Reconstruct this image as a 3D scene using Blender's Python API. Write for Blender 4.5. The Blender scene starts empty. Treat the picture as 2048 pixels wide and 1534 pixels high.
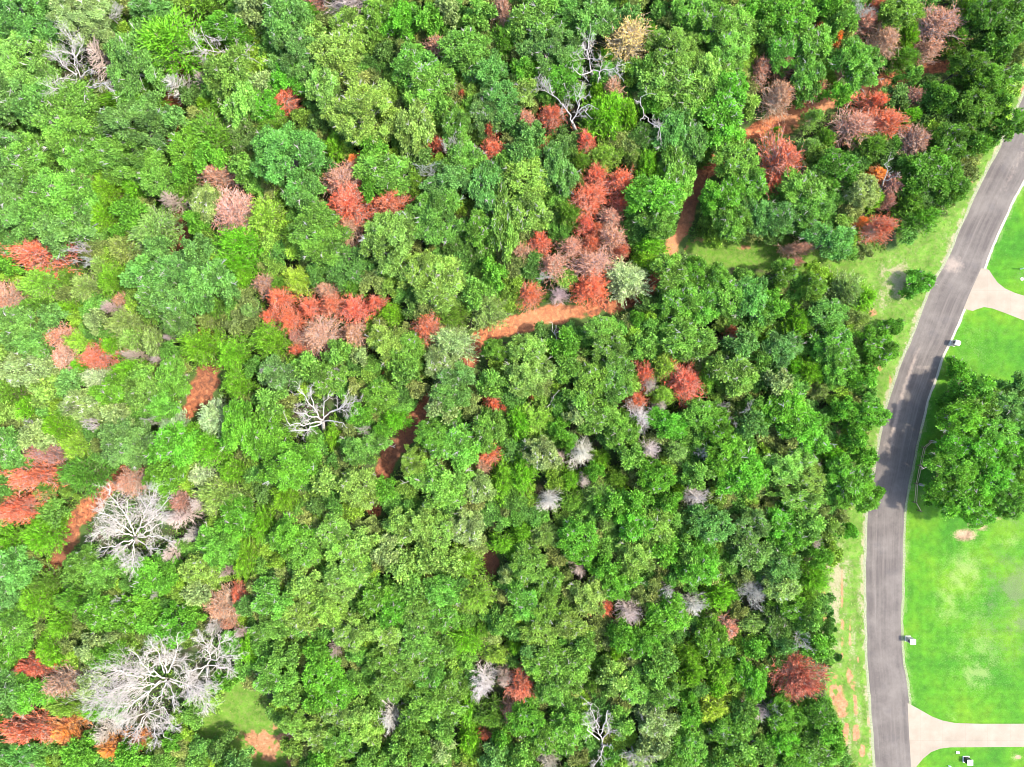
import bpy, math, random
import numpy as np

# ------------------------------------------------------------------ camera, light, exposure
scene = bpy.context.scene
COL = scene.collection
CAM_H = 115.0            # drone height, metres
PXM = 12.5               # ground pixels (2048 wide photograph) per metre
CX, CY = 1024.0, 767.0
cam_d = bpy.data.cameras.new("camera")
cam = bpy.data.objects.new("camera", cam_d)
COL.objects.link(cam)
cam.location = (0, 0, CAM_H)
cam.rotation_euler = (0, 0, 0)
cam_d.sensor_width = 36.0
cam_d.lens = 36.0 * CAM_H / (2048.0 / PXM)
cam_d.clip_start = 1.0
cam_d.clip_end = 6000.0
scene.camera = cam

SUN_EL = math.radians(58.0)
world = bpy.data.worlds.new("World")
scene.world = world
world.use_nodes = True
wn = world.node_tree
bg = wn.nodes["Background"]
sky = wn.nodes.new("ShaderNodeTexSky")
sky.sky_type = 'NISHITA'
sky.sun_disc = False
sky.sun_elevation = SUN_EL
sky.sun_rotation = math.radians(90.0)
sky.air_density = 1.0
sky.dust_density = 2.0
wn.links.new(sky.outputs["Color"], bg.inputs["Color"])
bg.inputs["Strength"].default_value = 0.15
sun_d = bpy.data.lights.new("sun", 'SUN')
sun = bpy.data.objects.new("sun", sun_d)
COL.objects.link(sun)
sun_d.energy = 2.0
sun_d.angle = math.radians(2.0)
sun_d.color = (1.0, 0.93, 0.80)
sun.location = (60, 0, 90)
sun.rotation_euler = (0, math.pi / 2 - SUN_EL, math.radians(-2))
scene.view_settings.view_transform = 'Standard'
scene.view_settings.look = 'None'
scene.view_settings.exposure = 2.27
scene.view_settings.gamma = 1.0
scene.cycles.pixel_filter_type = 'BLACKMAN_HARRIS'
scene.cycles.filter_width = 1.0
scene.cycles.max_bounces = 6
scene.cycles.diffuse_bounces = 4
scene.cycles.transmission_bounces = 4

rng = np.random.default_rng(7)
random.seed(7)

# ------------------------------------------------------------------ helpers
def g2w(px, py, z=0.0):
    """photo pixel of a point known to be z metres above the ground -> world x, y"""
    k = (CAM_H - z) / CAM_H / PXM
    return (px - CX) * k, -(py - CY) * k

def new_mesh(name, V, F, mats, smooth=False, fattr=None, vattr=None, uv=None):
    V = np.asarray(V, dtype=np.float32); F = np.asarray(F, dtype=np.int32)
    me = bpy.data.meshes.new(name)
    n, k = F.shape
    me.vertices.add(len(V)); me.vertices.foreach_set("co", V.ravel())
    me.loops.add(n * k); me.loops.foreach_set("vertex_index", F.ravel())
    me.polygons.add(n)
    me.polygons.foreach_set("loop_start", np.arange(0, n * k, k, dtype=np.int32))
    me.polygons.foreach_set("loop_total", np.full(n, k, dtype=np.int32))
    me.update(calc_edges=True)
    for nm, arr in (fattr or {}).items():
        arr = np.asarray(arr, dtype=np.float32)
        if arr.ndim == 2:
            a = me.attributes.new(nm, 'FLOAT_COLOR', 'FACE'); a.data.foreach_set("color", arr.ravel())
        else:
            a = me.attributes.new(nm, 'FLOAT', 'FACE'); a.data.foreach_set("value", arr)
    for nm, arr in (vattr or {}).items():
        arr = np.asarray(arr, dtype=np.float32)
        a = me.attributes.new(nm, 'FLOAT', 'POINT'); a.data.foreach_set("value", arr)
    if uv is not None:
        l = me.uv_layers.new(name="UVMap")
        l.data.foreach_set("uv", np.asarray(uv, dtype=np.float32)[F.ravel()].ravel())
    for m in (mats if isinstance(mats, (list, tuple)) else [mats]):
        me.materials.append(m)
    if smooth:
        me.polygons.foreach_set("use_smooth", np.ones(n, dtype=bool))
    me.validate()
    return me

def obj(name, me, parent=None, loc=None):
    o = bpy.data.objects.new(name, me)
    COL.objects.link(o)
    if parent is not None: o.parent = parent
    if loc is not None: o.location = loc
    return o

def tag(o, label=None, cat=None, group=None, kind=None):
    if label: o["label"] = label
    if cat: o["category"] = cat
    if group: o["group"] = group
    if kind: o["kind"] = kind
    return o

def unit(a):
    return a / np.maximum(np.linalg.norm(a, axis=-1, keepdims=True), 1e-9)

def leaves(P, D, L, W, r=rng, face=None):
    """diamond leaves: base P, direction D, blade facing roughly along face"""
    n = len(P)
    D = unit(D)
    S = unit(np.cross(D, r.normal(size=(n, 3)) if face is None else face + r.normal(size=(n, 3)) * .85))
    N = np.cross(S, D)
    L = np.broadcast_to(L, (n,))[:, None]; W = np.broadcast_to(W, (n,))[:, None]
    V = np.empty((n, 4, 3))
    V[:, 0] = P
    V[:, 1] = P + D * L * .45 + S * W * .5 + N * W * .18
    V[:, 2] = P + D * L
    V[:, 3] = P + D * L * .45 - S * W * .5 + N * W * .18
    return V

def quads(V):
    n = len(V)
    return V.reshape(-1, 3), np.arange(n * 4).reshape(n, 4)

def tubes(A, B, ra, rb, sides=4):
    """straight tapering sticks from A to B"""
    A = np.asarray(A, float); B = np.asarray(B, float)
    n = len(A)
    D = unit(B - A)
    ref = np.where(np.abs(D[:, 2:3]) > .9, np.array([[1., 0, 0]]), np.array([[0., 0, 1]]))
    U = unit(np.cross(D, ref)); W = np.cross(D, U)
    ra = np.broadcast_to(ra, (n,)); rb = np.broadcast_to(rb, (n,))
    V = np.empty((n, sides * 2, 3))
    for i in range(sides):
        a = 2 * math.pi * i / sides
        o = U * math.cos(a) + W * math.sin(a)
        V[:, i] = A + o * ra[:, None]
        V[:, sides + i] = B + o * rb[:, None]
    F = np.empty((n, sides, 4), dtype=int)
    base = np.arange(n) * sides * 2
    for i in range(sides):
        j = (i + 1) % sides
        F[:, i] = np.stack([base + i, base + j, base + sides + j, base + sides + i], axis=1)
    return V.reshape(-1, 3), F.reshape(-1, 4)

def join(parts):
    Vs, Fs, k = [], [], 0
    for V, F in parts:
        Vs.append(V); Fs.append(np.asarray(F) + k); k += len(V)
    return np.concatenate(Vs), np.concatenate(Fs)

# value noise on numpy arrays
_tab = np.random.default_rng(3).random((256, 256))
def vnoise(x, y):
    xi = np.floor(x).astype(int); yi = np.floor(y).astype(int)
    fx = x - xi; fy = y - yi
    fx = fx * fx * (3 - 2 * fx); fy = fy * fy * (3 - 2 * fy)
    t = lambda a, b: _tab[a & 255, b & 255]
    return (t(xi, yi) * (1 - fx) + t(xi + 1, yi) * fx) * (1 - fy) + (t(xi, yi + 1) * (1 - fx) + t(xi + 1, yi + 1) * fx) * fy
def fbm(x, y, o=4):
    s = 0; a = .5; tot = 0
    for i in range(o):
        s = s + a * vnoise(x * 2 ** i + 17 * i, y * 2 ** i + 31 * i); tot += a; a *= .5
    return s / tot
def smooth(a, b, x):
    t = np.clip((x - a) / (b - a), 0, 1)
    return t * t * (3 - 2 * t)
def poly_sd(px, py, poly):
    """signed distance in pixels, positive inside"""
    px = np.asarray(px, float); py = np.asarray(py, float)
    inside = np.zeros(px.shape, bool); d = np.full(px.shape, 1e9)
    n = len(poly)
    for i in range(n):
        x0, y0 = poly[i][:2]; x1, y1 = poly[(i + 1) % n][:2]
        c = ((y0 > py) != (y1 > py)) & (px < (x1 - x0) * (py - y0) / ((y1 - y0) if y1 != y0 else 1e-9) + x0)
        inside ^= c
        d = np.minimum(d, seg_d(px, py, x0, y0, x1, y1)[0])
    return np.where(inside, d, -d)
def seg_d(px, py, x0, y0, x1, y1):
    dx, dy = x1 - x0, y1 - y0
    t = np.clip(((px - x0) * dx + (py - y0) * dy) / (dx * dx + dy * dy + 1e-9), 0, 1)
    return np.hypot(px - x0 - t * dx, py - y0 - t * dy), t
def line_d(px, py, pts):
    """distance to polyline minus local half width (third value)"""
    d = np.full(np.shape(px), 1e9)
    for a, b in zip(pts[:-1], pts[1:]):
        dd, t = seg_d(px, py, a[0], a[1], b[0], b[1])
        d = np.minimum(d, dd - (a[2] * (1 - t) + b[2] * t) * .5)
    return d
def blob(px, py, x, y, rx, ry=None):
    ry = ry or rx
    return np.exp(-(((px - x) / rx) ** 2 + ((py - y) / ry) ** 2))

# ------------------------------------------------------------------ materials
class NT:
    def __init__(self, name):
        self.m = bpy.data.materials.new(name); self.m.use_nodes = True
        self.t = self.m.node_tree; self.p = self.t.nodes["Principled BSDF"]
        self.out = self.t.nodes["Material Output"]
        self.p.inputs["Roughness"].default_value = .9
        self.p.inputs["Specular IOR Level"].default_value = .2
    def n(self, typ, **kw):
        n = self.t.nodes.new(typ)
        for k, v in kw.items(): setattr(n, k, v)
        return n
    def l(self, a, b): self.t.links.new(a, b)
    def attr(self, name, col=False):
        n = self.n("ShaderNodeAttribute", attribute_name=name)
        return n.outputs["Color" if col else "Fac"]
    def noise(self, scale, detail=4, rough=.6, vec=None, dist=0):
        n = self.n("ShaderNodeTexNoise")
        n.inputs["Scale"].default_value = scale; n.inputs["Detail"].default_value = detail
        n.inputs["Roughness"].default_value = rough; n.inputs["Distortion"].default_value = dist
        if vec is None:
            if not hasattr(self, "_oc"):
                self._oc = self.n("ShaderNodeTexCoord").outputs["Object"]
            vec = self._oc
        self.l(vec, n.inputs["Vector"])
        return n.outputs["Fac"]
    def ramp(self, fac, stops):
        r = self.n("ShaderNodeValToRGB")
        e = r.color_ramp.elements
        while len(e) < len(stops): e.new(.5)
        for el, (p, c) in zip(e, stops):
            el.position = p
            el.color = (c, c, c, 1) if isinstance(c, (int, float)) else (*c, 1)
        self.l(fac, r.inputs[0])
        return r.outputs[0]
    def mix(self, fac, a, b, mode='MIX'):
        m = self.n("ShaderNodeMix", data_type='RGBA', blend_type=mode)
        for inp, v in ((m.inputs[0], fac), (m.inputs[6], a), (m.inputs[7], b)):
            if isinstance(v, (int, float)): inp.default_value = v
            elif isinstance(v, tuple): inp.default_value = (*v, 1)
            else: self.l(v, inp)
        return m.outputs[2]
    def math(self, op, a, b=0.0, clamp=False):
        m = self.n("ShaderNodeMath", operation=op, use_clamp=clamp)
        for i, v in enumerate((a, b)):
            if isinstance(v, (int, float)): m.inputs[i].default_value = v
            else: self.l(v, m.inputs[i])
        return m.outputs[0]
    def bump(self, h, strength=.4, dist=.05):
        b = self.n("ShaderNodeBump"); b.inputs["Strength"].default_value = strength
        b.inputs["Distance"].default_value = dist
        self.l(h, b.inputs["Height"]); self.l(b.outputs[0], self.p.inputs["Normal"])
    def base(self, c):
        if isinstance(c, tuple): self.p.inputs["Base Color"].default_value = (*c, 1)
        else: self.l(c, self.p.inputs["Base Color"])

def mat_foliage(name, color_src, trans=.42):
    m = NT(name)
    if color_src == 'object':
        base = m.n("ShaderNodeObjectInfo").outputs["Color"]
    else:
        base = m.attr("leafcol", True)
    t = m.attr("tint")
    val = m.ramp(t, [(0, .42), (1, 1.62)])
    c = m.mix(1.0, base, val, 'MULTIPLY')
    warm = m.mix(1.0, c, (1.12, 1.04, .82), 'MULTIPLY')
    nz = m.noise(.45, 3, .6)
    c = m.mix(m.ramp(nz, [(.38, 0.0), (.68, .75)]), c, warm)
    if name == "dead_foliage":
        grey = m.mix(.72, c, (.38, .235, .17))
        c = m.mix(m.ramp(m.noise(.9, 4, .65), [(.46, 0), (.66, .75)]), c, grey)
    m.base(c)
    m.p.inputs["Roughness"].default_value = .55
    m.p.inputs["Specular IOR Level"].default_value = .25
    tr = m.n("ShaderNodeBsdfTranslucent")
    m.l(m.mix(1.0, c, (1.15, 1.2, .5), 'MULTIPLY'), tr.inputs["Color"])
    ms = m.n("ShaderNodeMixShader"); ms.inputs[0].default_value = trans
    m.l(m.p.outputs[0], ms.inputs[1]); m.l(tr.outputs[0], ms.inputs[2])
    m.l(ms.outputs[0], m.out.inputs["Surface"])
    return m.m

M_LEAF = mat_foliage("leaf_foliage", 'object')
M_NEEDLE = mat_foliage("needle_foliage", 'object', .3)
M_DEADLEAF = mat_foliage("dead_foliage", 'object', .2)
M_UNDER = mat_foliage("undergrowth_foliage", 'attr', .3)

def mat_bark():
    m = NT("bark")
    base = m.n("ShaderNodeObjectInfo").outputs["Color"]
    nz = m.noise(2.2, 4, .7)
    m.base(m.mix(1.0, base, m.ramp(nz, [(.25, .6), (.75, 1.25)]), 'MULTIPLY'))
    m.bump(m.noise(14, 3), .5, .03)
    return m.m
M_BARK = mat_bark()
# ------------------------------------------------------------------ where every tree stands
# one line: x,y,rx[,ry][,angle] code [| label | short reference]; x y in a photo tile 3 times enlarged
TILES = {
(0, 0): """
110,120,190 ob; 130,370,170 ol; 60,560,140 ob; 230,640,130 ob; 390,720,190,200 og; 790,760,210,130 ob; 750,950,180,130 og
1040,740,80 ob; 480,930,130 og; 820,390,150,215 ob; 480,110,175,140 os; 1120,900,120,110 ok; 1240,950,110,70 ok; 1100,1040,80,70 ok; 80,900,120 ob; 40,790,80 od
200,960,130 og; 330,1180,190,190 og; 80,1170,130 ob; 100,1340,150 ob; 370,1370,140 ob; 940,1090,100 og; 470,1120,100 os
780,1270,70,110 ok; 720,1390,45 ok; 1370,170,120,80 ok; 1370,430,130 og; 1470,610,100,140 ol; 1460,830,120 od; 1480,1020,80 og
1240,1230,90,110 os; 1180,1320,70 ok; 1180,1500,80 ob; 950,1500,110,70 ob; 890,50,110,80 ob; 1150,590,80 od; 230,30,100 co; 1490,50,90 os; 700,270,70 os; 1060,90,70,60 od
1010,280,175,200 cy | tall bright yellow green cedar taller than the trees round it | the tall yellow green cedar
790,625,190,65 cy; 1270,830,165,130 co; 670,1150,120,105 cy; 640,1290,110,105 cy; 820,1130,80 cy; 930,1380,120,130 cp
1240,640,55 cy; 1340,630,70 co; 1250,60,90,70 co; 730,60,70 co; 1450,1460,140,100 cy; 745,1480,80 cp; 1120,1130,80 co
232,1522,172,105 rr | wide brick red dead cedar with feathery ends beside a small white bare tree | the wide brick red cedar
1300,1050,115,68 rp | faded pink cedar, flat and wide, beside a bright green tree | the flat faded pink cedar
1410,1275,120,140 rp | rounded brownish pink dead cedar beside pale leafy saplings | the rounded brownish pink cedar
470,430,195,185 bw | white bare oak with twisted branches amid dense green trees | the twisted white bare oak
600,330,90,130 wm; 1050,510,75 wr; 640,80,110,60,-50 bg; 1370,290,200,70 bg | long sprawling grey dead tree with two forked ends | the long sprawling grey tree
1030,1200,90,60 wm; 480,1490,85,50 bw; 1220,480,55 wm
""",
(512, 0): """
190,100,130 ob; 235,330,140,160 ob; 170,480,105 ok; 40,150,90 od; 340,230,90,70 ol; 470,320,150,120 ol; 560,170,120,110 ol; 420,530,90,140 ol; 640,660,180,160 ol
740,100,90,110 og; 860,120,100,110 ok; 1010,140,90 ok; 1240,290,150,110 og; 1150,60,80 os; 1340,80,90 og; 960,400,150,130 og; 1030,520,130 og; 950,740,110,140 ol; 1120,640,80 og
1380,430,110 ob; 1470,600,110 ob; 1200,760,90,110 og; 690,880,90,75 ok; 780,1020,150,110 og; 700,1140,75 ok
180,930,190,180 ob; 300,1160,110 ob; 350,1400,175,150 og; 830,1440,170,160 ol; 1070,1300,160,150 og; 1170,1080,130,100 ob; 1380,1140,110,150 ob; 1340,1370,90,110 og
1480,1330,80,190 og; 1240,1480,100 od; 1240,930,110 og; 1490,980,60 og; 60,640,95 ok; 40,520,80 os; 380,740,80 od; 1000,950,90 od; 1380,660,110 ob; 780,330,90 od
130,790,120,75 co; 470,890,60,80 cy; 70,1310,110,120 cl; 1490,260,70,120 co; 330,90,60 co; 300,560,55 co; 960,1110,65,90 co; 1450,1060,60 co
180,610,110,55,-42 rr | red dead cedar stretched diagonally between green trees | the diagonal red cedar
1480,80,55,130 rn | tall brown dead cedar in a gap between green crowns | the tall brown dead cedar
1100,290,80,65 rn; 350,20,60 rn; 530,1080,110,95 rp
560,1230,120,120 rr | tall two tone red cedar with a grey pink lower side | the tall two tone red cedar
380,1260,65,45 rp; 590,970,40,40 ro; 560,1390,75,95 rp
800,1220,115,95 rr | red cedar spread like a fan above a light green oak | the fan shaped red cedar
1420,910,70,65 rr | crimson cedar right beside bare white twigs | the crimson cedar by twigs
1240,580,28 rr; 1330,720,40,45 rd; 1400,800,38,65 rd; 1100,880,55 rd; 1030,900,40 rd; 560,480,22 rn; 1150,1390,25 rd
560,40,150,80 wm | fine twigged grey bare tree behind light green oak tops | the fine grey twig tree
1190,900,80,110 bw; 1310,920,60 bw | small white bare tree with tight curled twigs | the curled white twig tree
1040,1020,95,40 bw
""",
(1024, 0): """
140,110,130 og; 500,90,130 ob; 330,60,120,80 ob; 230,310,150,140 ob; 1050,70,110 og; 1200,130,130,120 og; 970,330,150,150 og; 950,480,150,130 og; 1340,180,110 ol; 1180,450,110,150 ol; 1310,300,110 ol
1290,560,140,130 ok; 1260,730,130,130 ok; 1060,620,100 ol; 980,800,110,130 ob; 1080,850,90,130 ob; 790,830,100,90 od; 850,640,60 ok; 980,1060,90,140 og
850,1200,160,120 ok; 880,1340,140,120 og; 1340,960,130,120 og; 1420,1100,110 og; 1270,1180,130,130 ok; 1310,1320,120 og; 1470,1290,90,110 ob
90,1080,120,130 ol; 100,1280,130,140 ol; 40,560,90,100 ol; 320,470,110 ok; 60,430,90 ok; 100,820,80 ob; 270,1010,90,140 ob; 310,850,80 od; 60,920,90 ob; 230,1290,60 od; 700,130,100,60 ob; 800,420,80 og
1410,90,75 ok; 1490,210,80 og; 1490,90,60 od; 640,420,70 od
690,230,135,125 ct | tan yellow cedar with a thin grey crown | the tan yellow cedar
570,690,110,150 cy; 690,700,60,110 cy; 480,740,65,70 co; 540,940,85,90 cl; 720,950,55 cp; 805,990,65,105 cy; 880,1070,50,80 cy; 815,1480,90,65 cy; 570,350,50,55 cy; 510,560,50,55 cy; 410,980,65 co
330,1290,75,90 co; 20,200,45,130 cy; 830,200,40 cy; 1150,920,60,70 co
590,550,68,78 rp | round pink cedar with a grey centre beside fallen white limbs | the grey centred pink cedar
240,700,65,65 rr; 80,730,58,60 rp; 440,850,62,70 rr | small round red cedar touching the foot of a white snag | the red cedar under snag
165,860,45,50 rr; 500,1060,62,75 rr; 650,1090,68,78 rr | pointed red cedar with ragged tips, apart from its cluster | the ragged tipped red cedar
460,1190,100,100 rr | largest red cedar of the cluster, light pink twigs showing | the largest clustered red cedar
660,1230,55,42 rr; 600,1310,70,65 rp; 440,1350,55 rr; 500,1370,40 rr; 600,1430,70,75 rp; 480,1460,48 rr; 370,1480,70,60 rp; 165,1450,65,60 rr; 50,1510,60 rp; 660,1510,48,35 rr; 940,30,50,35 rr; 1470,430,60,85 rn
470,330,120,160 bw | white dead tree with one upright and one sideways limb | the two limbed white tree
350,700,165,155 bf | forked white snag with two long curving limbs | the forked white snag
830,680,105,120 bf
""",
(1536, 0): """
130,110,150,120 ok; 80,300,110,100 og; 250,260,100,110 og; 240,440,90,120 og; 520,380,140,130 og; 410,560,75 ok; 440,130,75 og; 780,80,130,85 og; 370,30,70 ok
1290,90,110 oD; 1420,90,110,120 oD; 1220,220,90 od; 1190,390,150,110 oD; 1310,480,110,100 oD; 1040,590,90,85 oD; 1230,650,130,110 oD; 1360,610,90 oD; 1440,740,85,85 oD; 1380,300,90 oD
1080,850,120,110 oD; 1230,870,80 oD; 940,1010,130,110 oD; 1090,1090,110,110 oD; 900,1160,110,90 od; 1100,730,110 od; 980,700,90 od
400,1000,140,105 oD; 230,1130,130,120 og; 260,1260,110,90 og; 700,930,80,90 od; 760,580,85,90 od; 380,1440,130,110 ob; 560,1140,95,90 os; 60,1300,100 ob; 30,1400,60 od; 260,1420,45 ok; 850,450,60 og; 950,520,60 od
820,230,70,110 cy; 800,350,85,60 co; 1190,60,60,90 cy; 1110,240,65 co; 840,700,75,55 cy; 600,890,105,90 co; 240,890,60 cp; 260,710,80 cp; 40,800,48,45 cy; 620,1190,65 cy; 830,1220,80,80 co; 910,1310,110,75 co; 340,840,60 co
70,590,110,140 rp | tall faded pink cedar beside sandy trail | the pink cedar by trail
90,400,55,60 rn; 290,210,28,65 rr; 400,240,38,48 ro; 400,420,35,60 rp; 280,540,70,90 rp; 690,260,75,95 rp
990,160,130,115 rn | big brown dead cedar with long grey limbs in front | the big brown dead cedar
940,310,75,50 rp; 640,620,85,65 rr; 680,750,105,90 rr | broad orange red cedar with flaring tips beside a pink one | the broad orange red cedar
520,770,105,105 rp; 870,870,90,115 rn; 80,960,110,130 rr | large red cedar leaning over a grassy gap beside the trail | the large leaning red cedar
30,1100,60,60 rr; 635,1050,68,48 ro | bright orange cedar below a dark green tree | the bright orange cedar
730,1120,65,75 rn; 700,1210,45 rn; 655,1375,115,95 rr | red cedar with spiky rays beside roadside grass | the spiky roadside red cedar
545,1330,42,28 ro; 180,1490,125,65 rp; 860,590,60 rn
570,50,80,75 bw | pure white bare crown hanging over a red dead cedar | the pure white bare crown
580,140,75,55 rp; 640,60,50 rd; 720,1050,75,100 bf | thin white snag forking over dark green leaves | the thin white fork
""",
(0, 512): """
50,50,65 ok; 930,130,150,120 ob; 1080,90,140,110 ob; 1210,180,130,150 ob; 1050,260,130,110 ob; 1080,390,100,85 ob; 940,260,120,80 ob; 1390,220,65 ob; 100,430,120,110 ob; 190,530,110 ob; 330,380,95,60 ob; 40,590,65 ol
180,690,160,100 os; 300,820,85,95 ol; 430,760,70,80 ob; 500,890,130,95 os; 690,820,110,90 ok; 870,840,100,110 og; 970,880,90,95 og; 1030,710,80,110 og; 40,960,65 ol; 60,1150,95,130 ob; 215,1080,90,80 os
750,1130,160,150 ob; 710,960,85 os; 1030,1130,120,130 ok; 1000,1310,100,110 ok; 1450,1040,110,160 ok; 570,390,75,60 os; 880,720,70 og; 1300,300,70 co
260,165,125,90 cl; 690,150,90 cy; 610,60,60 cp; 530,190,90,80 cp; 430,130,65 co; 230,300,105,60 co; 420,315,70,55 cy; 760,400,110,80 cp; 800,490,80,70 cp; 935,520,65,95 cp; 490,510,80,65 cl
680,535,62,60 cy; 490,650,45,50 cy; 1220,550,150,115 cy; 1400,580,100,90 cy; 1240,385,70,50 cp; 1430,40,110,65 cy; 1470,150,70,60 cy; 1500,330,50,60 cp; 780,680,95,55 cy
590,730,95,65 cs | silvery white tipped cedar with upright tufts below scarlet cedar | the tufted silver cedar
80,830,80 co; 170,910,85,70 cy; 360,1020,95,85 cy; 480,1140,95,80 cl; 1430,770,85,100 cy; 1300,980,100,95 cs; 1045,1040,70,110 cs; 1160,1080,80 cy; 1260,1150,130,100 cy; 510,1300,125,110 cd; 330,1370,85,50 cd
1210,1310,80,70 cs; 1400,1290,80 cy; 1330,1440,150,95 cp
40,270,85,110 rp; 360,480,90,65 rp; 390,610,72,90 rp; 595,600,95,75 rr | scarlet cedar coming to a point, beside silver tufts | the pointed scarlet cedar
290,1180,140,62 rn; 220,1310,165,80 rr | bright red cedar swept sideways beside a dark olive cedar | the swept bright red cedar
130,1510,135,75 rr | wide low red cedar beside the red dirt path | the wide low red cedar
790,1350,100,85 rp | pinkish grey dead cedar behind a dense white bare tree | the pinkish grey dead cedar
750,265,55,42 rp; 1100,1460,60,65 rn
480,30,75,45 bw; 670,310,70,45 wm; 800,590,80,35 wm; 960,620,55,35 wm; 1030,490,45,25 wm; 190,660,70,60 bw; 450,880,70,60 bg; 560,1010,85,60 bw; 920,985,60,30 bg; 180,1010,45 bw; 1200,1480,60 ws
""",
(512, 512): """
560,60,130 od; 1000,90,120,110 ol; 1140,150,130,120 ol; 1080,240,120,80 ol; 1310,220,90 og; 800,530,100,110 ol; 900,560,100,110 og; 640,600,60,50 os; 900,680,100,80 og; 1100,640,100 os; 1180,730,110,90 ob; 1170,850,110,90 ob; 1430,560,110,90 og; 1420,740,85 og
760,830,110,80 og; 330,640,100,75 og; 440,740,120,95 og; 140,720,100 ob; 490,600,80 og; 90,850,90 og; 60,1020,90,130 ok; 200,1220,170,150 ok; 620,940,85,65 ok; 640,1150,120,90 og; 760,1050,50 ok
1070,1080,130,95 og; 940,1240,120,120 ol; 1200,1130,120,130 og; 1400,1050,90,105 og; 1120,1370,155,130 og; 620,1370,115,115 ol; 440,1330,85 ol; 770,1390,65 ok; 1340,1390,100 os; 60,1420,80 od; 370,1490,80 od; 1430,110,80,95 ok; 950,330,80 od
1110,900,115,60 os
90,510,115,100 cy; 265,150,92,78 cl2 | lemon yellow cedar above a cluster of red cedars | the lemon yellow cedar
150,170,55 co; 810,345,72,58 cy; 1170,525,122,102 cg | pale grey green cedar with fine white twigs by the red trail | the pale grey green cedar
580,180,65 co; 1170,360,105,75 co; 1390,310,100,105 cp; 840,980,85,70 cy; 470,1080,52,85 cy; 180,1440,95,85 cy; 1480,1350,80,130 cy
150,265,82,66 rr | red cedar at the upper left end of its cluster | the cluster end red cedar
90,370,52,52 rr; 215,390,62,62 rr; 330,310,62,62 rr; 470,300,66,66 rr; 430,205,62,52 rp; 600,320,78,72 rr; 725,285,62,52 rr | red cedar at the right tip of its cluster by a yellow green shrub | the cluster tip red cedar
390,475,110,105 rp | widest pinkish red cedar low in its cluster | the widest pinkish red cedar
590,465,72,80 rp; 265,570,62,47 rr; 250,490,42 rp
1030,430,92,88 rr | red cedar with a bare white heart above the red trail | the white hearted red cedar
1425,880,52,48 rr; 1485,905,30 rr; 1395,1185,75,62 rr; 1350,1255,52,45 rp; 60,170,60 rn; 870,740,18 rr; 780,700,18 rr
385,920,205,155 bw | big white bare oak with antler like limbs in a gap | the antler white bare oak
460,700,60,50 bw; 650,1040,55,35 bw; 1040,430,45 wr; 1180,1030,40 bw; 60,680,60,50 bg
""",
(1024, 512): """
960,110,105,100 og; 1100,90,110 og; 1220,130,120,120 og; 1280,240,120,110 og; 1010,260,125,105 og; 1140,280,100 og; 1060,490,150,100 og; 1440,270,110,130 ob; 520,430,140,100 ol; 590,540,120,100 og; 770,540,80,105 og; 620,640,100,95 og
90,580,110,90 ol; 100,720,130,110 ol; 330,660,90,75 og; 480,760,120,120 og; 610,790,110,110 og; 400,850,90 og; 500,950,110,90 og; 660,1050,95,95 og; 940,1000,115,85 ok; 1120,950,110,90 og; 1220,1020,100,90 ok; 1330,690,115,120 og; 1480,620,65 og; 1490,350,65 og
1430,1000,85 ob; 1360,550,90 ob; 1290,1210,120,110 ok; 1390,1310,130,120 ok; 1110,1290,95,75 og; 870,1330,110,90 ok; 690,1210,85,75 og; 600,1470,90 ok; 740,1450,100,80 ok; 930,1480,110,60 ok; 340,1130,45 ok; 490,1290,52 ok; 190,1190,100,110 os; 280,1040,62 ok; 320,520,90,80 ok; 200,490,80 od; 740,380,45 ok; 380,960,80,60 os; 800,300,70 od; 1440,890,65 og
150,970,115,95 cl; 50,990,80,110 cy; 60,1300,80,130 cy; 900,660,72,90 cl; 900,835,72,60 cl; 1165,725,60,95 cl; 720,1150,62,85 co; 970,1165,80,82 cp; 530,1225,55,60 cy; 350,1335,62 cy; 520,1430,85 cp; 650,1330,62,52 co; 640,1420,50 cy
1000,1390,52,42 cy; 350,1460,90,65 co; 800,40,85,60 cy; 1510,520,45 cy; 600,1330,50 co
680,145,112,108 cs | silvery white cedar with spiky tufts beside the red trail | the silvery white cedar
110,228,68,72 rr | lone red cedar with grey middle above the red trail | the lone trailside red cedar
470,195,105,92 ro2 | brightest orange red cedar, left of a silvery cedar | the brightest orange red cedar
240,60,80,75 rp; 480,50,112,85 rp; 785,700,56,72 rr; 740,853,52,58 rr | small round brick red cedar above grey bare spikes | the small round brick cedar
1030,750,92,112 rr | red cedar with a notched top standing alone among green trees | the notched red cedar
125,840,28 rr; 1310,450,35,38 rd; 1350,330,20 rd
280,235,65,55 wm; 265,500,40,85 bs | tall thin grey pole snag with a forked tip | the thin pole snag
240,870,45,65 bs; 770,970,85,100 wg; 820,770,55 wm; 890,895,48,40 ws; 420,1180,85,95 wr | white starburst dead cedar with long spokes | the white starburst snag
825,1160,68,72 wr | round white dead cedar like a brush | the round white brush snag
1150,1175,75,45 wr; 288,1205,38,48 ws; 430,1340,45,50 ws; 220,1460,75,80 wr; 1095,1440,82,82 wg | mauve grey dead cedar with dark lower spokes | the mauve grey spoked snag
1425,915,65,60 bw; 1270,890,45,25 bw; 1320,1000,40,60 bg; 1300,500,32 wr; 1440,520,35 wr; 190,125,65,30 bw
""",
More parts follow.
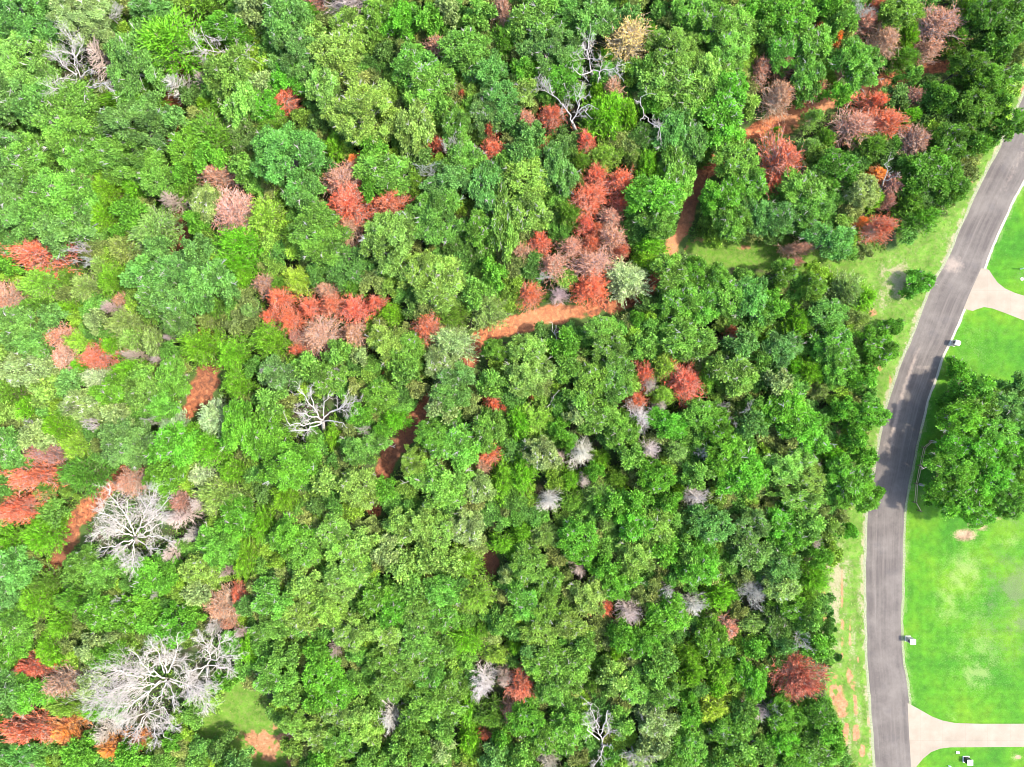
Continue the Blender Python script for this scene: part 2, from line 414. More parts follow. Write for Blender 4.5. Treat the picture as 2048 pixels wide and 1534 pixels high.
(1536, 512): """
100,100,110 og; 260,190,115,110 og; 20,300,55,120 ok; 80,560,100,105 ob; 340,340,120,90 ob; 400,540,130,120 og; 420,640,100,90 og; 480,720,82,62 ok; 570,740,62,90 ok; 40,770,72,90 os; 110,950,130,120 ok; 220,1040,130,120 ok; 430,910,82,70 ok; 600,950,120,82 ok; 520,1090,95,70 ok
900,165,105,90 hk | dark green lone bush at the edge of the asphalt | the lone dark bush
740,420,75,52 hk; 660,560,112,110 ok; 560,1200,65 ok; 480,1330,110 ok; 540,1430,110,100 ok; 630,1420,52,60 ok; 120,1260,120,100 ol; 240,1330,100,90 ol; 200,1460,140,80 ol
160,410,85,112 cy; 240,690,92,80 cy; 140,670,62 cy; 370,1170,82,60 cy; 240,1215,52 cd; 460,200,100,90 cp; 560,260,80 cy; 300,805,55 cp; 540,380,60,50 cp
150,40,70,35 rp
1120,690,80,78 hk; 1250,780,105,80 ok; 1100,840,72,80 hk; 1290,890,120,90 og; 1450,900,110,95 ob; 1170,980,125,95 ok; 1380,1050,130,105 og; 1110,1130,110,95 ok; 1280,1150,110,95 ok; 1460,1190,110,115 ok
1120,1280,125,95 ok; 1330,1320,120,110 ok; 1040,1400,115,90 ok; 1190,1440,115,105 ok; 1420,1440,120,110 oD; 1060,1500,90,70 ok; 1510,1060,90,110 ob; 1520,1300,90,100 og; 1500,760,80,80 ob; 1240,1550,110,80 ok
""",
(0, 1022): """
60,330,120,110 ob; 500,290,130,100 og; 630,350,120,95 og; 60,500,95 ob; 110,690,115,110 og; 60,830,85,100 ok; 60,1080,110,110 ob; 180,1090,110,120 ok; 640,870,120,80 ok; 600,600,120,105 ok; 800,600,115,95 ok; 920,660,100,80 ok; 930,400,120,115 ok; 1310,220,110,110 og
1200,340,115,90 ol; 1200,470,85,80 os; 1050,700,115,105 ok; 560,820,100,62 os; 690,745,65,45 os; 560,1050,85,75 os; 1420,40,100 ok; 1480,560,55 ob; 100,1440,130,70 ob; 480,1450,110,70 ok; 1040,1370,65,52 ok; 1330,1430,100,70 od; 1420,1500,110,60 ob; 800,1460,120,60 ok; 1160,600,65 ok; 1330,1020,65,60 ok
260,150,115,100 cy; 80,190,100,82 cy; 280,420,92,62 co; 230,530,112,100 cy; 470,510,112,82 co; 390,670,92,82 cy; 320,790,92,82 cy; 350,860,82,70 cy; 410,1150,130,62 cl; 1480,260,62,140 cy; 1490,820,55,90 cy; 600,1180,90,60 cy; 300,60,80,40 cy
205,920,112,62 rr | low red cedar with a bright tip, topmost of three near it | the low bright tipped red cedar
390,1010,112,92 rn | dull brownish red cedar between green cedar and pale shrub | the dull brownish red cedar
190,1290,165,78 rr; 420,1310,85,82 ro | orange end of a wide red cedar pair, beside dark green | the orange cedar pair
690,1410,95,58 ro | small orange cedar under pinkish bare twigs | the small orange cedar
840,1380,35,45 ro; 1335,560,110,92 rp | pale pink dead cedar with fine grey branches near white trees | the pale pink dead cedar
1440,490,42,60 rr; 1070,40,105,65 ws; 1030,250,60 ws; 1390,660,50 rp
790,130,235,205 wB | dense white bare tree with brushlike branches beside red path | the dense white brush tree
790,310,70,65 wr; 960,1010,380,200 wB2 | largest white bare tree, its branches spread wide to both sides | the largest white bare tree
1250,880,165,160 wB | white bare tree reaching up beside the largest white one | the upright white bare tree
880,1280,185,125 wB | white bare tree with drooping fine twigs at the woods clearing | the drooping white bare tree
630,1330,65,65 ws; 1285,680,62,55 wr; 715,545,55 bw; 810,600,65,75 wr; 1160,140,62,52 wg; 1350,360,65,40 wm; 950,490,35 wr; 1450,720,45 wm; 180,1515,60,35 wr
""",
(512, 1022): """
220,150,110 ok; 300,230,110,100 og; 470,110,110,100 ol; 560,220,110,100 ol; 640,170,90 ol; 540,360,120,90 ol; 860,50,110,65 ol; 990,90,110,105 ol; 1110,120,100,95 ol; 1270,110,115,105 os; 800,250,90,80 os; 880,340,100,85 ol; 1060,270,100,85 ol; 1190,290,100,80 ol
90,530,115,100 og; 290,420,105,80 ol; 270,600,100,100 ol; 430,580,110,100 ol; 500,460,120,80 ol; 570,740,110,95 ol; 720,520,95,95 ok; 820,600,105,95 ok; 940,460,100,85 og; 1090,490,120,95 og; 980,610,110,95 og; 1110,620,110,100 og
800,730,110,95 ol; 950,760,120,105 og; 110,690,110,80 og; 160,860,95,80 og; 370,840,75,70 ok; 400,980,120,110 ok; 500,1080,110,110 ok; 380,1120,95,70 ok; 100,1000,115,95 og; 180,1090,90,70 og; 780,900,110,80 og; 950,920,115,85 og; 800,1040,110,85 og; 1040,980,105,95 og; 1150,1050,95,90 og
1090,830,115,80 og; 1050,1160,140,105 og; 220,1260,105,85 ol; 500,1200,110,85 ol; 630,1210,95,80 ol; 380,1330,110,80 ol; 520,1370,110,80 og; 650,1300,95,90 ol; 1120,1290,110,75 og; 940,1290,85,75 og; 400,1480,115,60 ok; 870,1420,100,70 og; 680,1460,100,62 og; 1430,1480,115,60 ob; 1480,1350,72,55 ok; 1500,390,45 os; 1470,650,85,80 og; 1000,1440,90,70 og; 1120,1430,80,70 os
1330,510,115,100 cl; 1240,300,95,95 cy; 1240,760,110,90 cy; 1440,850,85,62 cl; 1270,1180,60,90 cy; 1280,1350,62,95 cy; 1400,1210,100,80 co; 1480,190,82,62 cy; 40,70,70,100 cy; 20,860,42 cy; 1350,690,60 co
1370,1325,45,30 rr | tiny red cedar sprig low among yellow green foliage | the tiny red sprig
1515,1190,42,75 rp; 230,700,18 rd
1360,1030,92,105 wr | white dead cedar with curling fine twigs beside mid green oaks | the curling white dead cedar
805,1240,68,95 wr | oval white bare tree sunk between green crowns | the oval white bare tree
1490,1000,50,60 wm; 475,830,45 wm
""",
(1024, 1022): """
400,150,120,110 ok; 410,240,110,80 ok; 730,80,105,95 ok; 870,100,110,100 ol; 770,250,115,90 ol; 900,220,90,80 ok; 700,330,80,60 ol; 1200,90,130,105 ob; 1430,80,115,100 ob; 1410,240,110,100 ob; 1060,240,90 og; 1110,310,120,110 ok; 560,330,110,72 ok; 630,440,105,82 ok
110,330,110,100 og; 220,410,100,90 og; 80,530,100,100 og; 210,580,100,90 og; 470,500,110,110 ol; 170,720,110,80 ol; 350,680,110,85 ol; 100,820,65 ob; 420,800,90,85 og; 200,900,110,95 og; 330,950,120,110 og; 240,1050,100,90 og; 90,1240,110,95 ok; 200,1350,100,90 og; 330,1310,110,105 og
930,610,120,100 ok; 660,740,92,72 ok; 800,790,95,90 ok; 890,870,90,90 og; 850,980,90,80 og; 620,1000,95,85 ol; 730,1060,95,95 ol; 900,1100,105,85 og; 660,1260,62,120 og; 860,1260,110,95 os; 880,1370,95,75 os; 760,1440,90,65 os; 1200,770,90,100 ok; 1040,1210,75,75 ok; 1440,1010,80,115 ok; 1450,790,82,60 ok
1060,1400,105,110 og; 1280,1310,105,85 og; 1370,1390,100,85 og; 1390,1210,90,75 og; 1250,1480,110,70 og; 60,1450,100,82 og; 1490,1430,80,80 og; 960,1470,80,70 og; 1060,1090,45 ok; 560,1500,60,45 ok
60,120,65 cy; 200,140,82 cp; 50,250,62 cy; 570,60,65 cp; 1060,830,85,85 cy; 1070,960,80,95 cy; 1250,930,100,95 cy; 1220,1040,80,70 cy; 1180,1160,112,92 cl2; 1240,500,105,80 cy; 610,830,55 cy; 1420,660,100,60 cp; 20,800,42,60 cy; 470,1010,52,70 co; 540,900,70,60 co
555,560,45,55 rr | red cedar showing only its edge from under a green oak | the red cedar under oak
450,575,40 rr; 60,1035,75,92 rr; 1290,690,82,68 rp | pinkish brown dead cedar with a grey centre near pale snags | the pinkish brown snag
400,345,52,55 ws; 700,605,82,88 ws2 | rounded grey brown bare tree with dense twigs | the rounded grey twig tree
925,470,65,50 wg; 1080,560,92,62 wg; 1460,500,112,115 wB | slanting grey white bare tree with straight parallel branches | the slanting grey white snag
530,1300,85,145 bw | white bare tree with gnarled upright limbs between oaks | the gnarled white bare tree
780,1220,42,72 bw; 740,1480,130,60 bw; 1240,1340,65,55 bw; 1320,1370,42 bw; 1460,1190,82,62 wm; 220,1490,62 ws
""",
(1536, 1022): """
60,70,105,100 ok; 130,170,100,90 ok; 250,70,110,75 og; 470,120,70,50 hk; 70,330,110,105 ob; 80,450,105,90 os; 300,260,65,70 ok; 170,590,115,75 ok; 250,640,100,80 og; 50,680,92,110 od; 290,770,82,95 ok; 100,800,65 ob; 110,1210,110,85 ok; 80,1370,110,95 ok; 180,1450,110,85 ok
300,1200,110,105 oD; 330,1310,100,75 ok; 290,1440,120,85 og; 380,1400,80,70 ok; 30,900,70,70 od
415,880,28 hs; 358,912,27 hs; 372,605,22 hs; 390,708,22 hs; 430,60,30 hs
250,390,92,105 cy; 210,500,75,60 co
175,985,148,152 rd2 | big dark red cedar with full rounded crown near the verge | the big dark red cedar
262,190,55,48 ws; 212,775,82,65 bw | small white bare tree above a big dark red cedar | the small white bare crown
100,1340,60,50 wm; 20,1200,50,70 bg
""",
}
# ------------------------------------------------------------------ the setting: outlines in photo pixels
ROAD_L = [(1780, 1760), (1765, 1640), (1751, 1534), (1743, 1431), (1736, 1349), (1732.5, 1256), (1730.5, 1155), (1735, 1022), (1747, 959), (1758, 886), (1774.6, 812), (1800, 732),
          (1823, 679), (1850, 605), (1870, 562), (1897, 512), (1953, 384), (2000, 294), (2048, 187), (2115, 50), (2190, -100), (2260, -230)]
ROAD_R = [(1862, 1760), (1844, 1640), (1828, 1534), (1820, 1422), (1815, 1372), (1806, 1306), (1803.5, 1239), (1806, 1155), (1810, 1022), (1824, 940), (1838, 872), (1855, 803),
          (1870, 759), (1883, 719), (1906, 672), (1933, 609), (1966, 542), (1980, 505), (2017, 420), (2048, 360), (2110, 235), (2190, 75), (2275, -95), (2345, -230)]
TRAILS = [
 [(1960, 120, 18), (1915, 128, 22), (1850, 140, 24), (1770, 165, 26), (1700, 187, 28), (1640, 212, 36), (1560, 248, 40), (1490, 270, 32), (1440, 310, 26), (1405, 360, 30), (1385, 400, 28), (1372, 440, 24), (1350, 485, 28),
  (1330, 530, 26), (1305, 565, 28), (1275, 595, 30), (1230, 610, 28), (1170, 620, 28), (1100, 632, 36), (1040, 645, 36), (980, 668, 38), (950, 690, 40), (930, 725, 38), (890, 770, 30), (855, 805, 34), (838, 830, 34), (815, 865, 36), (790, 900, 38), (765, 940, 38), (755, 990, 28), (748, 1020, 22)],
 [(420, -40, 20), (400, 30, 22), (375, 110, 24), (350, 190, 40), (345, 250, 30), (350, 330, 24), (362, 420, 40), (364, 490, 36), (380, 560, 24), (405, 640, 26), (425, 720, 46), (405, 780, 50), (375, 820, 24), (320, 880, 26), (250, 950, 28), (190, 1000, 36), (150, 1045, 38), (128, 1100, 40), (105, 1140, 28), (80, 1210, 18)],
 [(990, 1085, 24), (982, 1120, 34), (975, 1165, 18)],
]
VERGE = [(2060, 60), (2025, 150), (1985, 265), (1925, 330), (1900, 400), (1840, 450), (1780, 492), (1690, 500), (1560, 472), (1480, 474), (1405, 462), (1345, 498), (1420, 535), (1500, 550), (1600, 548), (1690, 565), (1735, 640), (1738, 760), (1722, 860),
         (1690, 960), (1690, 1040), (1662, 1100), (1640, 1200), (1652, 1330), (1655, 1400), (1690, 1534), (1700, 1700), (1790, 1700), (1790, 1022), (1850, 700), (1960, 480), (2100, 180), (2120, 60)]
GLADE = [(462, 1345), (500, 1335), (530, 1400), (562, 1440), (602, 1490), (590, 1560), (480, 1560), (462, 1510), (378, 1490), (366, 1440), (440, 1405)]
DRIVE_LOW = [(1815, 1406), (1836, 1417), (1850, 1425), (1864, 1433), (1885, 1441), (1910, 1446), (1960, 1447.5), (2300, 1447), (2300, 1492), (1900, 1494.5), (1880, 1497), (1862, 1504), (1846, 1517), (1832, 1534), (1822, 1534), (1818, 1470)]
DRIVE_UP = [(1962, 537), (1968, 537), (1978, 540), (1985, 551), (1995, 565), (2010, 577), (2030, 586), (2050, 592), (2300, 690), (2300, 745), (2048, 641), (2010, 626), (1985, 617), (1968, 614), (1955, 618), (1945, 622), (1927, 617), (1940, 585)]
CLUMP_BED = [(1890, 720), (1955, 735), (2010, 780), (2060, 800), (2060, 1010), (1985, 1045), (1935, 1086), (1900, 1045), (1850, 1020), (1845, 940), (1862, 860), (1872, 780)]

def grid_mesh(name, xs, ys, z, keep, vattr, mat):
    X, Y = np.meshgrid(xs, ys)
    nx, ny = len(xs), len(ys)
    wx, wy = g2w(X, Y)
    V = np.stack([wx.ravel(), wy.ravel(), np.broadcast_to(z, X.shape).ravel()], axis=1)
    i = np.arange(nx * ny).reshape(ny, nx)
    F = np.stack([i[:-1, :-1], i[1:, :-1], i[1:, 1:], i[:-1, 1:]], axis=-1).reshape(-1, 4)
    if keep is not None:
        k = keep.ravel()
        F = F[k[F].any(axis=1)]
        used = np.unique(F); remap = np.zeros(nx * ny, int); remap[used] = np.arange(len(used))
        F = remap[F]; V = V[used]
        vattr = {a: v.ravel()[used] for a, v in vattr.items()}
    else:
        vattr = {a: v.ravel() for a, v in vattr.items()}
    return new_mesh(name, V, F, mat, vattr=vattr)

def right_of_road(px, py):
    ys = np.array([p[1] for p in ROAD_R][::-1], float); xs = np.array([p[0] for p in ROAD_R][::-1], float)
    return px - np.interp(py, ys, xs)
def left_of_road(px, py):
    ys = np.array([p[1] for p in ROAD_L][::-1], float); xs = np.array([p[0] for p in ROAD_L][::-1], float)
    return np.interp(py, ys, xs) - px

# ground materials -----------------------------------------------------
def mat_ground():
    m = NT("woodland_ground")
    n1 = m.noise(1.6, 6, .65); n2 = m.noise(9, 4, .7); n3 = m.noise(.35, 4, .6)
    litter = m.ramp(n1, [(.25, (.022, .018, .012)), (.5, (.055, .042, .028)), (.75, (.11, .07, .05))])
    green = m.ramp(n2, [(.3, (.018, .045, .010)), (.7, (.06, .125, .025))])
    c = m.mix(m.ramp(n3, [(.36, 0), (.60, .85)]), litter, green)
    gr = m.ramp(n2, [(.3, (.036, .110, .010)), (.5, (.070, .170, .012)), (.72, (.125, .205, .026))])
    gr = m.mix(m.ramp(n1, [(.4, 0), (.65, .7)]), gr, (.135, .165, .045))
    gr = m.mix(1.0, gr, m.ramp(m.noise(.5, 5, .7), [(.35, .7), (.65, 1.2)]), 'MULTIPLY')
    g = m.attr("grass")
    c = m.mix(m.ramp(m.math('ADD', g, m.math('MULTIPLY', m.math('SUBTRACT', n2, .5), .7)), [(.35, 0), (.65, 1)]), c, gr)
    dry = m.ramp(n2, [(.3, (.13, .12, .06)), (.7, (.32, .28, .18))])
    c = m.mix(m.ramp(m.math('ADD', m.attr("dry"), m.math('MULTIPLY', m.math('SUBTRACT', m.noise(3, 6, .8), .5), 2.4)), [(.36, 0), (.85, .9)]), c, dry)
    soil = m.ramp(n1, [(.3, (.18, .08, .045)), (.55, (.32, .15, .08)), (.8, (.42, .27, .16))])
    c = m.mix(m.ramp(m.math('ADD', m.attr("dirt"), m.math('MULTIPLY', m.math('SUBTRACT', n2, .5), .9)), [(.40, 0), (.72, .95)]), c, soil)
    m.base(c)
    m.bump(m.math('ADD', n1, m.math('MULTIPLY', n2, .5)), .8, .12)
    return m.m
def mat_lawn():
    m = NT("mown_lawn")
    n1 = m.noise(.9, 5, .65); n2 = m.noise(11, 3, .7); n3 = m.noise(.12, 4, .6)
    c = m.ramp(n3, [(.36, (.028, .120, .005)), (.50, (.046, .150, .005)), (.64, (.074, .168, .006))])
    c = m.mix(1.0, c, m.ramp(n2, [(.25, .62), (.75, 1.3)]), 'MULTIPLY')
    c = m.mix(1.0, c, m.ramp(n1, [(.3, .72), (.7, 1.22)]), 'MULTIPLY')
    # mowing passes
    sx = m.n("ShaderNodeSeparateXYZ"); m.l(m._oc, sx.inputs[0])
    st = m.math('SINE', m.math('ADD', m.math('MULTIPLY', sx.outputs[1], 4.2), m.math('MULTIPLY', n3, 3.0)))
    sv = m.math('SINE', m.math('ADD', m.math('MULTIPLY', sx.outputs[0], 4.0), m.math('MULTIPLY', n3, 3.0)))
    st = m.mix(m.attr("vmow"), st, sv)
    c = m.mix(1.0, c, m.ramp(st, [(0, .955), (1, 1.035)]), 'MULTIPLY')
    nn = m.math('MULTIPLY', m.math('SUBTRACT', m.noise(3.6, 7, .85), .5), 3.4)
    pale = m.ramp(n2, [(.3, (.12, .19, .045)), (.7, (.25, .28, .11))])
    c = m.mix(m.ramp(m.math('ADD', m.attr("pale"), nn), [(.30, 0), (1.1, .5)]), c, pale)
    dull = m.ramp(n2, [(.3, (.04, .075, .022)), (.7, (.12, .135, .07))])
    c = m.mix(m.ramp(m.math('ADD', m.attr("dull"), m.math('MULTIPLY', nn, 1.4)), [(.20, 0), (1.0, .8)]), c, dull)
    soil = m.ramp(n1, [(.3, (.12, .07, .045)), (.7, (.33, .23, .15))])
    c = m.mix(m.ramp(m.math('ADD', m.attr("dirt"), m.math('MULTIPLY', nn, .35)), [(.40, 0), (.72, .95)]), c, soil)
    m.base(c)
    m.bump(n2, .6, .05)
    return m.m
def mat_trail():
    m = NT("red_dirt")
    n1 = m.noise(1.3, 7, .75, dist=.6); n2 = m.noise(7, 5, .7); n4 = m.noise(22, 3, .7)
    c = m.ramp(n1, [(.38, (.085, .040, .026)), (.46, (.21, .070, .034)), (.54, (.37, .120, .050)), (.64, (.47, .24, .12))])
    sandy = m.ramp(n2, [(.3, (.34, .135, .06)), (.7, (.47, .24, .125))])
    c = m.mix(m.attr("sand"), c, sandy)
    c = m.mix(m.attr("leafy"), c, m.ramp(n2, [(.3, (.065, .034, .022)), (.7, (.19, .085, .052))]))
    c = m.mix(1.0, c, m.ramp(n4, [(.3, .6), (.7, 1.25)]), 'MULTIPLY')
    edge = m.math('ADD', m.attr("edge"), m.math('MULTIPLY', m.math('SUBTRACT', n2, .5), 1.0))
    green = m.ramp(n4, [(.3, (.022, .05, .012)), (.7, (.085, .13, .03))])
    c = m.mix(m.ramp(edge, [(.35, 0), (.8, 1)]), c, green)
    m.base(c)
    m.bump(m.math('ADD', n2, n4), .6, .08)
    return m.m
def mat_road():
    m = NT("asphalt")
    tc = m.n("ShaderNodeTexCoord")
    mp = m.n("ShaderNodeMapping"); mp.inputs["Scale"].default_value = (9, .03, 1)
    m.l(tc.outputs["UV"], mp.inputs[0])
    streak = m.noise(1.0, 6, .7, mp.outputs[0])
    mp2 = m.n("ShaderNodeMapping"); mp2.inputs["Scale"].default_value = (26, .05, 1)
    m.l(tc.outputs["UV"], mp2.inputs[0])
    streak2 = m.noise(1.0, 4, .7, mp2.outputs[0])
    n1 = m.noise(.22, 5, .65); n2 = m.noise(13, 4, .75); n3 = m.noise(1.5, 5, .7)
    c = m.ramp(streak, [(.30, (.056, .047, .043)), (.55, (.082, .070, .062)), (.75, (.128, .110, .094))])
    c = m.mix(m.ramp(n1, [(.42, 0), (.66, .65)]), c, (.128, .112, .097))
    c = m.mix(1.0, c, m.ramp(streak2, [(.3, .95), (.7, 1.07)]), 'MULTIPLY')
    c = m.mix(1.0, c, m.ramp(n2, [(.25, .78), (.75, 1.22)]), 'MULTIPLY')
    vo = m.n("ShaderNodeTexVoronoi", feature='DISTANCE_TO_EDGE'); vo.inputs["Scale"].default_value = .22
    wv = m.n("ShaderNodeVectorMath", operation='ADD'); nv = m.n("ShaderNodeTexNoise"); nv.inputs["Scale"].default_value = .8; nv.inputs["Detail"].default_value = 5
    m.l(m._oc, nv.inputs["Vector"]); m.l(m._oc, wv.inputs[0]); m.l(nv.outputs["Color"], wv.inputs[1]); m.l(wv.outputs[0], vo.inputs["Vector"])
    c = m.mix(m.ramp(vo.outputs["Distance"], [(.002, .10), (.007, 0)]), c, (.03, .026, .028))
    c = m.mix(m.ramp(m.noise(.45, 3, .5), [(.58, 0), (.70, .25)]), c, (.058, .052, .056))
    dust = m.math('ADD', m.attr("dust"), m.math('MULTIPLY', m.math('SUBTRACT', n3, .5), 1.1))
    c = m.mix(m.ramp(dust, [(.35, 0), (1.0, .8)]), c, (.26, .205, .165))
    m.base(c)
    m.bump(n2, .3, .02)
    m.p.inputs["Roughness"].default_value = .85
    return m.m
def mat_concrete():
    m = NT("concrete")
    n1 = m.noise(.5, 5, .6); n2 = m.noise(16, 4, .7); n3 = m.noise(.16, 3, .6)
    c = m.ramp(n1, [(.3, (.185, .153, .115)), (.7, (.228, .190, .146))])
    c = m.mix(1.0, c, m.ramp(n3, [(.35, .93), (.65, 1.05)]), 'MULTIPLY')
    c = m.mix(1.0, c, m.ramp(n2, [(.25, .92), (.75, 1.07)]), 'MULTIPLY')
    sx = m.n("ShaderNodeSeparateXYZ"); m.l(m._oc, sx.inputs[0])
    for ax in (0, 1):                                     # sawn joints every 3.6 m
        f = m.math('ABSOLUTE', m.math('SUBTRACT', m.math('FRACT', m.math('DIVIDE', m.math('ADD', sx.outputs[ax], 400.9), 3.6)), .5))
        c = m.mix(m.ramp(f, [(.006, .22), (.012, 0)]), c, (.09, .075, .06))
    m.base(c); m.p.inputs["Roughness"].default_value = .8
    m.bump(n2, .15, .01)
    return m.m
def mat_edge():
    m = NT("gravel_edge")
    n2 = m.noise(6, 5, .8); n3 = m.noise(24, 3, .7)
    c = m.ramp(n3, [(.3, (.16, .15, .11)), (.7, (.36, .33, .27))])
    g = m.ramp(n3, [(.3, (.04, .08, .015)), (.7, (.12, .17, .04))])
    m.base(m.mix(m.ramp(m.math('ADD', m.attr("weeds"), m.math('MULTIPLY', m.math('SUBTRACT', n2, .5), 1.6)), [(.3, 0), (.7, 1)]), c, g))
    m.bump(n3, .6, .04)
    return m.m
M_GROUND, M_LAWN, M_TRAIL, M_ROAD, M_CONC, M_EDGE = mat_ground(), mat_lawn(), mat_trail(), mat_road(), mat_concrete(), mat_edge()

# ground sheet to the horizon -------------------------------------------
inner_x = np.arange(-200, 2260.1, 4.0); inner_y = np.arange(-200, 1740.1, 4.0)
far = np.array([-30000, -9000, -3000, -1200, -600, -350])
xs = np.concatenate([far, inner_x, (2048 - far)[::-1]]); ys = np.concatenate([far, inner_y, (1534 - far)[::-1]])
GX, GY = np.meshgrid(xs, ys)
nz = lambda s, k: (fbm(GX / s + k, GY / s + k * 1.7) - .5)
grass = smooth(-26, 22, np.maximum(poly_sd(GX, GY, VERGE), poly_sd(GX, GY, GLADE)) + nz(24, 5) * 70)
for x, y, r in ((110, 1020, 34), (70, 1040, 26), (1625, 130, 40), (2020, 60, 40), (430, 790, 26), (310, 960, 22), (1085, 605, 30), (1265, 630, 24)):
    grass = np.maximum(grass, .8 * blob(GX, GY, x, y, r))
lr = left_of_road(GX, GY)
dry = .75 * smooth(12, 2, np.abs(lr - 3) + nz(14, 2) * 14) * (lr > -12)
for x, y, rx, ry, a in ((1795, 560, 34, 46, .8), (1750, 600, 34, 36, .6), (1770, 545, 20, 20, .6), (1672, 1140, 30, 60, .9), (1668, 1210, 24, 70, .8), (1655, 1260, 14, 26, .8), (1705, 1290, 12, 90, .45), (1715, 1430, 14, 100, .5),
                        (1690, 1460, 14, 60, .5), (1830, 490, 26, 30, .35), (1760, 690, 14, 70, .5), (1655, 1300, 18, 40, .9), (1720, 1190, 8, 90, .5), (1680, 1300, 10, 60, .5), (1695, 1480, 10, 60, .6), (1700, 1010, 16, 40, .3), (1900, 470, 22, 40, .35)):
    dry = np.maximum(dry, a * blob(GX, GY, x, y, rx, ry))
dirt = np.zeros_like(GX)
for x, y, rx, ry, a in ((1945, 335, 14, 26, 1.0), (1938, 350, 12, 20, .9), (2040, 150, 16, 40, 1.0), (2028, 165, 12, 22, .9), (2000, 222, 16, 16, 1.0), (2010, 235, 12, 12, .8), (1985, 260, 14, 14, .7), (1955, 300, 16, 18, .7), (1900, 410, 9, 24, .55), (1380, 470, 20, 16, .9), (1420, 480, 40, 8, .55),
                        (1490, 495, 30, 7, .6), (1360, 490, 18, 14, .9), (1745, 628, 12, 12, .7), (1642, 1185, 10, 16, .7), (1648, 1240, 10, 16, .65), (1672, 1385, 13, 34, 1.0), (1690, 1440, 9, 60, .8), (1684, 1200, 4, 90, .6), (1700, 1290, 4, 80, .6), (1650, 1215, 12, 30, .7), (1710, 1420, 5, 50, .75), (1682, 1420, 8, 40, .75), (1700, 1350, 9, 22, .7), (1708, 1375, 7, 18, .7), (1712, 1460, 8, 50, .75), (1722, 1500, 9, 34, .85),
                        (1685, 1250, 5, 60, .55), (1684, 1320, 4, 60, .6), (1716, 1310, 3, 22, .7), (1740, 1450, 7, 22, .7), (1742, 1495, 5, 20, .7), (1605, 925, 16, 10, .7), (1640, 985, 14, 10, .55), (1758, 735, 8, 10, .7), (1780, 760, 5, 12, .6),
                        (545, 1490, 56, 34, 1.0), (505, 1478, 34, 20, .9), (585, 1505, 26, 34, 1.0), (560, 1460, 24, 20, .7), (505, 1415, 5, 3, .9), (470, 1000, 10, 8, .8), (1000, 1140, 7, 9, .8), (405, 730, 30, 14, .7), (1600, 590, 22, 12, .9), (1570, 605, 22, 14, .8), (335, 440, 14, 22, .8), (150, 1030, 24, 20, .6), (1660, 1035, 14, 8, .7)):
    dirt = np.maximum(dirt, a * blob(GX, GY, x, y, rx, ry))
dirt = dirt * (.35 + 1.15 * smooth(.34, .62, fbm(GX / 11 + 40, GY / 11 + 2, 4))); dry = dry * (.45 + .95 * smooth(.34, .62, fbm(GX / 9 + 60, GY / 9 + 3, 4)))
ground = obj("ground", grid_mesh("ground", xs, ys, 0.0, None, {"grass": grass, "dry": dry, "dirt": dirt}, M_GROUND))
tag(ground, "woodland floor of leaf litter and weeds with a grassy roadside verge", "ground", kind="structure")

# dirt trails ------------------------------------------------------------
d = np.minimum.reduce([line_d(GX, GY, t) for t in TRAILS])
dn = d + 1.0 + nz(18, 9) * 26
keep = dn < 9
sand = np.zeros_like(GX); leafy = np.zeros_like(GX)
for x, y, r, a in ((1375, 440, 30, .55), (1350, 490, 36, .9), (1640, 215, 40, .8), (1590, 235, 26, .8), (1060, 638, 44, .6), (1120, 625, 40, .5), (1385, 365, 30, .35), (995, 650, 20, .5), (1700, 185, 60, .3), (345, 190, 30, .25)):
    sand = np.maximum(sand, a * blob(GX, GY, x, y, r))
for x, y, rx, ry, a in ((800, 890, 90, 110, .85), (360, 450, 70, 130, .8), (1385, 400, 40, 60, .6), (410, 760, 50, 60, .55), (130, 1100, 40, 60, .8), (1230, 615, 50, 30, .35), (1860, 140, 70, 20, .35), (985, 1120, 40, 60, .9), (400, 50, 60, 80, .8), (930, 730, 30, 20, .4), (1300, 570, 40, 30, .4)):
    leafy = np.maximum(leafy, a * blob(GX, GY, x, y, rx, ry))
trail = obj("dirt_trail", grid_mesh("dirt_trail", xs, ys, 0.006, keep, {"edge": smooth(-8, 8, dn), "sand": sand, "leafy": leafy}, M_TRAIL))
tag(trail, "winding red dirt trail through the woods", "trail", kind="structure")

# lawn right of the road ---------------------------------------------------
rr_ = right_of_road(GX, GY)
keep = (rr_ > -14) & (GX < 2256) & (GY > -196) & (GY < 1736) & (GX > 1500)
pale = .55 * smooth(14, 3, np.abs(rr_ - 2) + nz(10, 3) * 16)
for x, y, rx, ry, a in ((1930, 1150, 40, 50, .85), (1900, 1200, 34, 50, .65), (1915, 1170, 50, 70, .45), (1950, 1310, 60, 70, .55), (1945, 1215, 30, 50, .40), (1940, 1330, 40, 40, .55), (1955, 1350, 30, 26, 1.0), (1920, 1290, 26, 30, .4), (2020, 1080, 34, 18, .5), (1985, 1280, 26, 30, .35), (1905, 1430, 14, 16, .6), (1838, 1275, 16, 8, .4), (1960, 1080, 40, 22, .35),
                        (2030, 1250, 26, 26, .3), (1940, 700, 40, 60, .3), (1960, 665, 26, 14, .35), (1930, 760, 30, 30, .35), (2035, 1515, 13, 7, 1.2), (1858, 1390, 3, 3, 1.0), (1881, 1231, 4, 4, .8), (1855, 700, 12, 26, .5)):
    pale = np.maximum(pale, a * blob(GX, GY, x, y, rx, ry))
brk = smooth(.36, .62, fbm(GX / 16 + 3, GY / 16 + 8, 5))
pale = pale * (.55 + .9 * brk)
dull = np.zeros_like(GX)
